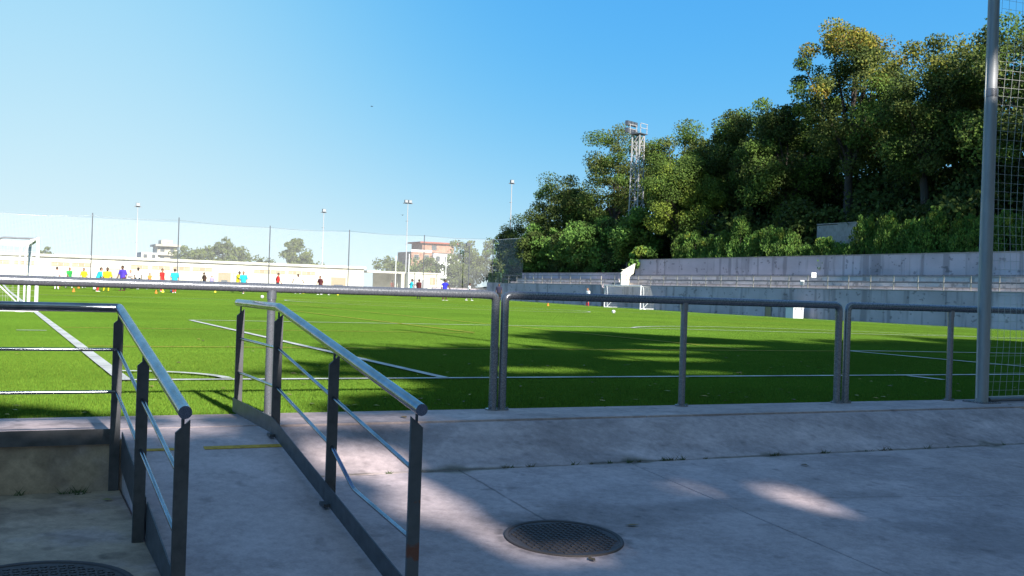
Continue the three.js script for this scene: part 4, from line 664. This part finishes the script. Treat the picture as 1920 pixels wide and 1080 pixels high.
// the trees behind the viewer that shade the pavement and the near grass
const flecks = [[1.12, 4.06, 0.36, 0.34], [1.21, 5.25, 0.2, 0.46], [3.05, 5.25, 0.2, 0.16], [3.68, 5.6, 0.17, 0.5], [1.65, 6.38, 0.38, 0.2], [2.2, 3.85, 0.08, -0.02], [2.75, 3.3, 0.06, -0.08], [4.3, 3.9, 0.06, -0.08], [2.35, 5.1, 0.03, -0.08], [0.75, 5.0, 0.05, 0.0], [5.2, 6.6, 0.1, 0.0], [4.7, 5.0, 0.04, -0.08], [-0.95, 3.02, 0.65, 0.34], [1.35, 2.9, 0.75, 0.16], [3.4, 3.6, 0.1, -0.08], [0.0, 3.3, 0.25, 0.22], [0.35, 1.2, 1.15, 1.25], [-1.2, 0.6, 1.0, 0.7], [2.0, 0.2, 0.8, 0.8], [5.1, -1.6, 0.7, 0.4], [8.3, -3.6, 1.0, 0.4], [12, -7.6, 1.6, 0.5], [7.2, -1.1, 0.5, 0.25], [9.6, -5.4, 0.9, 0.3]];
const fj = RNG(3), skipFleck = (x, y, z) => { const t = (y + 0.2) / SUN.y, gx = x - SUN.x * t, gz = z - SUN.z * t, e = 1 + 0.25 * (fj() - 0.5); for (const [cx, cz, rx, rz] of flecks) { const a = (gx - cx) / (rx + 0.18), b = (gz - cz) / (rz + 0.32); if (a * a + b * b < e) return true; } return false; };
[[-5.6, 20.5, 10.3, 3.2], [-1.2, 20.2, 9.9, 2.6], [2.4, 20.4, 9.7, 2.4], [7.0, 20, 13.6, 3.6], [13.6, 19, 16.6, 4.3], [20.6, 18, 15.0, 3.8], [27.4, 17, 17.2, 4.2], [33.6, 19, 12.5, 3.4], [10.4, 21.5, 14.6, 3.4], [4.6, 22.5, 12.6, 2.8], [17.2, 20, 15.6, 3.6], [24, 19.5, 16.2, 3.6], [30.4, 20, 15.5, 3.6], [-2.6, 29, 13.2, 4.2], [4.4, 30, 13.0, 4.2], [10.8, 29, 14, 4], [17.5, 30, 15, 4.5], [24, 29, 15, 4.5], [-9.5, 24, 13, 4]].forEach(([x, z, top, r]) =>
  tree('shade_tree', 'tall tree behind the viewer whose crown shades the pavement', 'trees behind the viewer', x, platY(14), z, { top: top * 1.05, r: r * 1.06, cb: 3.2, n: Math.round(40 * r), per: 130, cr: 1.3, leaf: 0.5, thin: 0.42, pal: [['mid', 2], ['dark', 2]], skip: skipFleck, limbs: 3 }));
console.log('trees done');

// ---------------------------------------------------------------- people
function sdfMesh(fn, lo, hi, res) {                                        // the zero surface of fn inside a box, as geometry
  const mc = new MarchingCubes(res, new THREE.MeshBasicMaterial(), false, false, 60000), f = mc.field, half = res / 2; mc.isolation = 0;
  const c = [(lo[0] + hi[0]) / 2, (lo[1] + hi[1]) / 2, (lo[2] + hi[2]) / 2], s = [(hi[0] - lo[0]) / 2, (hi[1] - lo[1]) / 2, (hi[2] - lo[2]) / 2];
  for (let k = 0; k < res; k++) for (let j = 0; j < res; j++) for (let i = 0; i < res; i++) f[i + j * res + k * res * res] = -fn(c[0] + (i - half) / half * s[0], c[1] + (j - half) / half * s[1], c[2] + (k - half) / half * s[2]);
  mc.update(); const n = mc.count, p = new Float32Array(mc.positionArray.slice(0, n * 3));
  for (let i = 0; i < n; i++) for (let q = 0; q < 3; q++) p[i * 3 + q] = p[i * 3 + q] * s[q] + c[q];
  const g = new THREE.BufferGeometry(); g.setAttribute('position', new THREE.BufferAttribute(p, 3));
  g.computeVertexNormals(); return g;
}
function cap(a, b, r0, r1) { const d = [b[0] - a[0], b[1] - a[1], b[2] - a[2]], L = d[0] * d[0] + d[1] * d[1] + d[2] * d[2]; return (x, y, z) => { const t = Math.min(1, Math.max(0, ((x - a[0]) * d[0] + (y - a[1]) * d[1] + (z - a[2]) * d[2]) / L)); return Math.hypot(x - a[0] - t * d[0], y - a[1] - t * d[1], z - a[2] - t * d[2]) - (r0 + (r1 - r0) * t); }; }
function smin(list, k) { return (x, y, z) => { let m = 1e9; for (const f of list) { const d = f(x, y, z), h = Math.max(k - Math.abs(m - d), 0) / k; m = Math.min(m, d) - h * h * k * 0.25; } return m; }; }
const lerp3 = (a, b, t) => a.map((v, i) => v + (b[i] - v) * t);
// poses: joints in metres for a 1.75 m figure facing +z
const POSE = {
  stand: { lean: 0, hip: 0.93, aL: [[0.25, 1.17, 0.0], [0.27, 0.92, 0.06]], aR: [[-0.25, 1.17, 0.0], [-0.28, 0.93, 0.05]], lL: [[0.11, 0.49, 0.02], [0.13, 0.08, 0]], lR: [[-0.11, 0.49, 0.02], [-0.15, 0.08, 0.02]] },
  run: { lean: 0.12, hip: 0.92, aL: [[0.27, 1.18, -0.16], [0.24, 1.05, 0.1]], aR: [[-0.26, 1.19, 0.18], [-0.17, 1.2, 0.38]], lL: [[0.1, 0.58, 0.26], [0.1, 0.2, 0.1]], lR: [[-0.1, 0.5, -0.1], [-0.11, 0.2, -0.42]] },
  stoop: { lean: 0.34, hip: 0.86, aL: [[0.28, 1.02, 0.24], [0.17, 0.74, 0.3]], aR: [[-0.28, 1.02, 0.24], [-0.17, 0.74, 0.3]], lL: [[0.13, 0.5, 0.12], [0.16, 0.08, 0]], lR: [[-0.13, 0.5, 0.12], [-0.16, 0.08, 0]] },
  wide: { lean: 0.02, hip: 0.92, aL: [[0.42, 1.28, 0.0], [0.5, 1.05, 0.08]], aR: [[-0.42, 1.28, 0.02], [-0.52, 1.08, 0.1]], lL: [[0.15, 0.5, 0.04], [0.22, 0.08, 0]], lR: [[-0.15, 0.5, 0.02], [-0.24, 0.08, 0.02]] },
  walk: { lean: 0.03, hip: 0.93, aL: [[0.25, 1.17, -0.1], [0.25, 0.95, -0.05]], aR: [[-0.25, 1.17, 0.1], [-0.24, 0.96, 0.22]], lL: [[0.1, 0.5, 0.16], [0.1, 0.09, 0.26]], lR: [[-0.1, 0.5, -0.02], [-0.1, 0.12, -0.28]] },
};
const figures = {};
function figure(kind) {
  if (figures[kind]) return figures[kind];
  const P = POSE[kind], hip = [0, P.hip, 0], neck = [0, P.hip + 0.53 * Math.cos(P.lean), 0.53 * Math.sin(P.lean)], chest = lerp3(hip, neck, 0.72), head = [0, neck[1] + 0.17, neck[2] + 0.04 + 0.06 * P.lean], sh = (s) => [s * 0.185, neck[1] - 0.05, neck[2]], hp = (s) => [s * 0.09, hip[1] - 0.02, 0];
  const arm = (s, a, i = 0) => [cap(sh(s), a[0], 0.048 + i, 0.04 + i), cap(a[0], a[1], 0.038 + i, 0.028 + i)], leg = (s, l, i = 0) => [cap(hp(s), l[0], 0.082 + i, 0.055 + i), cap(l[0], l[1], 0.052 + i, 0.036 + i)];
  const hand = (a, s) => { const d = a[1].map((v, i) => v - a[0][i]), L = Math.hypot(...d), u = d.map((v) => v / L), e = a[1].map((v, i) => v + u[i] * 0.07); const out = [cap(a[1], e, 0.034, 0.03), cap(a[1], [a[1][0] - s * 0.03 + u[0] * 0.07, a[1][1] + u[1] * 0.07, a[1][2] + u[2] * 0.07 + 0.04], 0.014, 0.011)]; for (let k = 0; k < 4; k++) { const o = (k - 1.5) * 0.02; out.push(cap([e[0], e[1], e[2] + o], [e[0] + u[0] * 0.075 - s * 0.012, e[1] + u[1] * (0.075 - 0.008 * Math.abs(k - 1)), e[2] + u[2] * 0.075 + o * 1.2], 0.014, 0.011)); } return out; };
  const headF = (x, y, z) => { const a = (x - head[0]) / 0.078, b = (y - head[1]) / 0.115, c = (z - head[2]) / 0.095; return (Math.sqrt(a * a + b * b + c * c) - 1) * 0.085; };
  const torso = (i) => { const A = smin([cap([0.07, hip[1], 0], [0.09, chest[1], chest[2]], 0.105 + i, 0.11 + i), cap([-0.07, hip[1], 0], [-0.09, chest[1], chest[2]], 0.105 + i, 0.11 + i), cap(sh(1), sh(-1), 0.06 + i, 0.06 + i)], 0.12); return A; };
  const body = smin([headF, cap(neck, [head[0], head[1] - 0.05, head[2] - 0.01], 0.055, 0.05), cap([0, head[1] - 0.005, head[2] + 0.08], [0, head[1] - 0.03, head[2] + 0.108], 0.012, 0.016), cap([0.075, head[1], head[2]], [0.085, head[1] + 0.02, head[2] - 0.01], 0.016, 0.016), cap([-0.075, head[1], head[2]], [-0.085, head[1] + 0.02, head[2] - 0.01], 0.016, 0.016), torso(0), ...arm(1, P.aL), ...arm(-1, P.aR), ...hand(P.aL, 1), ...hand(P.aR, -1), ...leg(1, P.lL), ...leg(-1, P.lR)], 0.04);
  const sleeve = (s, a) => cap(sh(s), lerp3(sh(s), a[0], 0.85), 0.066, 0.068);
  const shirtF = smin([torso(0.022), sleeve(1, P.aL), sleeve(-1, P.aR)], 0.06), shirt = (x, y, z) => Math.max(shirtF(x, y, z), hip[1] - 0.1 - y, y - neck[1] - 0.015);
  const shortsF = smin([cap([0.06, hip[1], 0], [-0.06, hip[1], 0], 0.13, 0.13), cap(hp(1), lerp3(hp(1), P.lL[0], 0.85), 0.105, 0.098), cap(hp(-1), lerp3(hp(-1), P.lR[0], 0.85), 0.105, 0.098)], 0.05), shorts = (x, y, z) => Math.max(shortsF(x, y, z), y - hip[1] - 0.06);
  const sock = smin([cap(lerp3(P.lL[0], P.lL[1], 0.35), P.lL[1], 0.056, 0.043), cap(lerp3(P.lR[0], P.lR[1], 0.35), P.lR[1], 0.056, 0.043)], 0.01);
  const shoe = smin([P.lL[1], P.lR[1]].map((a) => cap([a[0], a[1] - 0.035, a[2] - 0.03], [a[0] * 1.05, a[1] - 0.045, a[2] + 0.15], 0.045, 0.035)), 0.01);
  const hairF = (x, y, z) => { const a = (x - head[0]) / 0.09, b = (y - head[1] - 0.02) / 0.118, c = (z - head[2] + 0.018) / 0.103; return Math.max((Math.sqrt(a * a + b * b + c * c) - 1) * 0.09, (head[1] + 0.03) - y + (z - head[2] + 0.02) * 0.9 - 0.05); };
  const lo = [-0.85, -0.05, -0.75], hi = [0.85, 1.85, 0.75];
  return figures[kind] = { body: sdfMesh(body, lo, hi, 76), shirt: sdfMesh(shirt, [-0.5, 0.6, -0.5], [0.5, 1.6, 0.7], 40), shorts: sdfMesh(shorts, [-0.45, 0.3, -0.45], [0.45, 1.15, 0.55], 36), socks: sdfMesh(sock, lo, [0.85, 0.6, 0.75], 48), shoes: sdfMesh(shoe, lo, [0.85, 0.45, 0.75], 48), hair: sdfMesh(hairF, [-0.2, 1.2, -0.3], [0.2, 1.8, 0.6], 30) };
}
const cloth = {}; function fabric(c) { const k = c.join(); return cloth[k] ??= new THREE.MeshStandardMaterial({ color: lin(...c), roughness: 0.85 }); }
const C = { white: [0.75, 0.75, 0.74], cyan: [0.02, 0.45, 0.58], yellow: [0.75, 0.62, 0.02], red: [0.62, 0.03, 0.03], blue: [0.03, 0.03, 0.55], violet: [0.09, 0.05, 0.5], green: [0.03, 0.35, 0.07], orange: [0.75, 0.28, 0.06], maroon: [0.10, 0.02, 0.025], black: [0.02, 0.02, 0.022], brown: [0.06, 0.035, 0.025], skin: [0.36, 0.19, 0.12], skinD: [0.14, 0.07, 0.045], skinL: [0.48, 0.28, 0.2], grey: [0.25, 0.25, 0.26] };
function person(label, x, z, h, turn, pose, shirt, shorts, socks, shoes, skin = C.skin, hair = C.black, group) {
  const f = figure(pose), t = thing('person', label, 'person', [x, gy(x, z) - 0.02, z], turn, group), s = h / 1.75; t.scale.setScalar(s);
  obj('body', f.body, fabric(skin), t); obj('shirt', f.shirt, fabric(shirt), t); obj('shorts', f.shorts, fabric(shorts), t); obj('socks', f.socks, fabric(socks), t); obj('shoes', f.shoes, fabric(shoes), t); obj('hair', f.hair, fabric(hair), t);
}
const PG = 'players training on the pitch';
person('person in white shirt and dark shorts right beside the left goal', 3.2, -71.4, 1.62, 2.4, 'stand', C.white, C.black, C.white, C.black, C.skinL, C.brown, PG);
person('person in green shirt between the goal post and a player in yellow', 4.4, -77.5, 1.62, 0.6, 'walk', C.green, C.white, C.white, C.black, C.skin, C.brown, PG);
person('person in yellow shirt alone next to the one in green', 5.6, -79.5, 1.62, -0.8, 'walk', C.yellow, C.yellow, C.white, C.black, C.skin, C.brown, PG);
person('person in cyan shirt stooping beside a broad yellow shirt', 5.55, -67.5, 1.78, 1.6, 'stoop', C.cyan, C.cyan, C.red, C.white, C.skinL, C.brown, PG);
person('person in yellow shirt stooping between cyan and violet shirts', 6.2, -68.4, 1.8, 0.2, 'stoop', C.yellow, C.yellow, C.yellow, C.black, C.skinD, C.black, PG);
person('tall person in violet blue shirt and dark maroon shorts', 7.7, -72.4, 1.88, -0.9, 'walk', C.violet, C.maroon, C.black, C.maroon, C.skinD, C.black, PG);
person('person in white shirt with fair hair behind the violet shirt', 8.8, -78, 1.6, 0.7, 'run', C.white, C.red, C.white, C.black, C.skinL, [0.3, 0.2, 0.08], PG);
person('person in white shirt with dark hair near the thin floodlight mast', 9.9, -82, 1.82, 2.8, 'walk', C.white, C.black, C.black, C.white, C.skinD, C.black, PG);
person('small person in orange shirt left of the red shirt', 12.3, -93.5, 1.4, 0.5, 'walk', C.orange, C.orange, C.white, C.black, C.skin, C.brown, PG);
person('person in red shirt and red socks left of a cyan shirt', 10.8, -74.9, 1.78, 0.9, 'stand', C.red, C.red, C.red, C.white, C.skin, C.brown, PG);
person('person in cyan shirt with red socks and white shoes', 10.9, -69.4, 1.78, 2.9, 'walk', C.cyan, C.cyan, C.red, C.white, C.skinL, C.brown, PG);
person('person in dark brown top and long dark socks before the cream wall', 17.5, -95, 1.66, -1.3, 'walk', C.brown, C.black, C.black, C.black, C.skinD, C.black, PG);
person('small person in pale violet shirt right of the dark brown top', 19.3, -101, 1.4, 0, 'stand', [0.35, 0.3, 0.55], C.white, C.white, C.black, C.skin, C.brown, PG);
person('person in yellow shirt and dark socks leaning beside a cyan shirt', 17.5, -79.5, 1.85, 0.9, 'run', C.yellow, C.yellow, C.black, C.black, C.skinD, C.black, PG);
person('person in cyan shirt close to the right of a yellow shirt', 17.2, -76, 1.82, -0.5, 'walk', C.cyan, C.cyan, C.skin, C.white, C.skin, C.brown, PG);
person('person in red shirt over the middle railing post', 22.7, -87.3, 1.88, 1.5, 'walk', C.red, C.black, C.white, C.black, C.skin, C.brown, PG);
person('person in white shirt with arms held out', 24.9, -88.6, 1.88, 0.2, 'wide', C.white, C.white, C.orange, C.white, C.skinD, C.black, PG);
person('person in maroon shirt and dark shorts with white shoes', 26.6, -87, 1.78, -1.2, 'walk', C.maroon, C.black, C.black, C.white, C.skin, C.brown, PG);
person('person in dark red top standing at the covered porch', 43.4, -114.5, 1.75, 0.4, 'stand', [0.25, 0.06, 0.03], C.black, C.black, C.black, C.skinD, C.black, PG);
person('person in cyan shirt leaning forward near the porch pillar', 37.6, -92.5, 1.92, 1.2, 'run', C.cyan, C.cyan, C.black, C.black, C.skinD, C.black, PG);
person('person in dark maroon shirt and black shorts right of a cyan shirt', 34.5, -82.2, 1.86, 2.0, 'stand', C.maroon, C.black, C.black, C.black, C.skinD, C.black, PG);
person('person in bright blue shirt and blue shorts by the end wall', 35.6, -78.6, 1.95, 0.5, 'wide', C.blue, C.blue, C.maroon, C.white, C.skinD, C.black, PG);
person('person in white shirt right of the bright blue shirt', 40.2, -83.7, 1.72, 1.0, 'walk', C.white, C.black, C.grey, C.white, C.skinD, C.black, PG);
person('person in near black top behind the doubled railing posts', 43.4, -83.8, 1.78, -0.6, 'stand', [0.02, 0.02, 0.05], C.black, C.black, C.black, C.skinD, C.black, PG);
person('person in white shirt and red socks beside the right goal', 48.6, -75.6, 1.72, -1.5, 'stand', C.white, C.black, C.red, C.black, C.skin, C.brown, PG);

// ---------------------------------------------------------------- cones, balls, leaves, birds
{
  const prof = [[0.15, 0], [0.15, 0.02], [0.11, 0.025], [0.035, 0.27], [0.03, 0.3], [0.022, 0.3]].map((p) => new THREE.Vector2(...p));
  const cg = new THREE.LatheGeometry(prof, 20), band = new THREE.CylinderGeometry(0.055, 0.076, 0.06, 20, 1, true); band.translate(0, 0.165, 0); const or = new THREE.MeshStandardMaterial({ color: lin(0.75, 0.2, 0.02), roughness: 0.6 }), ye = new THREE.MeshStandardMaterial({ color: lin(0.8, 0.62, 0.03), roughness: 0.6 });
  for (const [x, z, l, m] of [[5.2, -79.0, 'orange training cone by the feet of the yellow shirt beside the green one', or], [3.8, -63.4, 'orange training cone in the grass just right of the left goal', or], [4.1, -84.2, 'orange training cone behind the white shirt at the left goal', or], [9.2, -66.0, 'orange training cone left of the red socks', or], [40.9, -68.8, 'orange training cone before the lower grandstand wall', or], [10.2, -70.0, 'yellow training cone below the red shirt', ye], [15.2, -77.0, 'yellow training cone left of the yellow shirt by the cyan one', ye], [25.9, -90.2, 'yellow training cone beside the white shirt with open arms', ye], [28.6, -88.0, 'yellow training cone right of the maroon shirt', ye]]) { const t = thing('training_cone', l, 'cone', [x, gy(x, z) + 0.006, z]); t.scale.setScalar(0.85); obj('cone_shell', cg, m, t); obj('white_band', band, M.whitePlastic, t); }
  const bg = new THREE.IcosahedronGeometry(0.11, 3), pg = new THREE.IcosahedronGeometry(0.11, 1);
  for (const [x, z, l] of [[5.9, -73.7, 'white football by the feet of the stooping cyan shirt'], [10.8, -83.4, 'white football near the dark haired white shirt'], [11.0, -71.3, 'white football at the feet of the cyan shirt with red socks'], [32.15, -43.9, 'white football lying in the open grass before the far goal'], [26.9, -85.2, 'white football in front of the maroon shirt'], [14.7, -58.4, 'white football alone in the lit grass']]) {
    const t = thing('football', l, 'ball', [x, gy(x, z) + 0.118, z]); obj('ball_shell', bg, M.whitePlastic, t);
    for (let k = 0; k < 6; k++) { const c = new THREE.CircleGeometry(0.034, 5), d = V(...[[0, 1, 0.3], [1, 0.2, 0.2], [-1, 0.1, 0.4], [0.2, -0.2, 1], [0.3, 0.4, -1], [0.1, -1, -0.3]][k]).normalize(); c.applyQuaternion(new THREE.Quaternion().setFromUnitVectors(V(0, 0, 1), d)); c.translate(d.x * 0.1085, d.y * 0.1085, d.z * 0.1085); obj('dark_patch', c, M.iron, t); }
  }
  // fallen leaves on grass and concrete
  const r = RNG(55), p = [], n = [], c = [];
  for (let k = 0; k < 230; k++) { const on = r() < 0.84, x = -2.2 + 13 * r(), z = on ? 2.7 - 12 * r() * r() : 2.9 + 5 * r(), y = on ? gy(x, z) + 0.03 : (z < 3.5 ? KT : z < CR && x > RX0 ? -5 : (x > RX0 && x < RX1 && z < RE ? rampY(z) : (x < RX0 ? (z < 3.98 ? () => KT : pitY) : platY)(z))) + 0.008; if (y < -3) continue; const a = r() * 6.28, L = 0.022 + 0.025 * r(), u = [Math.cos(a) * L, Math.sin(a) * L], w = [-u[1] * 0.5, u[0] * 0.5], t = 0.01 * r(); p.push(x - u[0], y, z - u[1], x + w[0], y + t, z + w[1], x + u[0], y + 0.003, z + u[1], x - u[0], y, z - u[1], x + u[0], y + 0.003, z + u[1], x - w[0], y + t * 0.4, z - w[1]); const cc = [[0.34, 0.25, 0.05], [0.2, 0.12, 0.04], [0.13, 0.08, 0.035], [0.26, 0.24, 0.07]][(r() * 4) | 0]; for (let q = 0; q < 6; q++) { n.push(0, 1, 0); c.push(...cc); } }
  const g = new THREE.BufferGeometry(); g.setAttribute('position', new THREE.Float32BufferAttribute(p, 3)); g.setAttribute('normal', new THREE.Float32BufferAttribute(n, 3)); g.setAttribute('color', new THREE.Float32BufferAttribute(c, 3));
  const m = obj('fallen_leaves', g, new THREE.MeshStandardMaterial({ vertexColors: true, roughness: 0.8, side: THREE.DoubleSide })); m.userData.kind = 'stuff'; tag(m, 'scattered dry leaves on the grass and concrete', 'leaves');
  const bm = new THREE.MeshStandardMaterial({ color: lin(0.04, 0.04, 0.045), roughness: 0.8 });
  for (const [x, y, z, a, l] of [[23.8, 14.2, -65, 0.5, 'dark bird flying high in the open sky'], [27.5, 6.6, -68, -0.7, 'dark bird flying low between two floodlight masts']]) { const t = thing('bird', l, 'bird', [x, y, z], a); t.scale.setScalar(0.55); const b = new THREE.SphereGeometry(0.05, 10, 8); b.scale(1, 0.9, 3); obj('body', b, bm, t); for (const s of [-1, 1]) { const w = new THREE.Shape(); w.moveTo(0, 0.05); w.quadraticCurveTo(0.12, 0.08, 0.25, -0.04); w.lineTo(0, -0.06); const wg = new THREE.ExtrudeGeometry(w, { depth: 0.008, bevelEnabled: false }); wg.rotateX(-Math.PI / 2); if (s < 0) wg.rotateZ(Math.PI); wg.rotateZ(s * 0.35); obj('wing', wg, bm, t); } const tl = new THREE.ConeGeometry(0.04, 0.12, 8); tl.rotateX(Math.PI / 2); tl.translate(0, 0, -0.18); obj('tail', tl, bm, t); }
}
console.log('all done');
renderer.render(scene, camera);
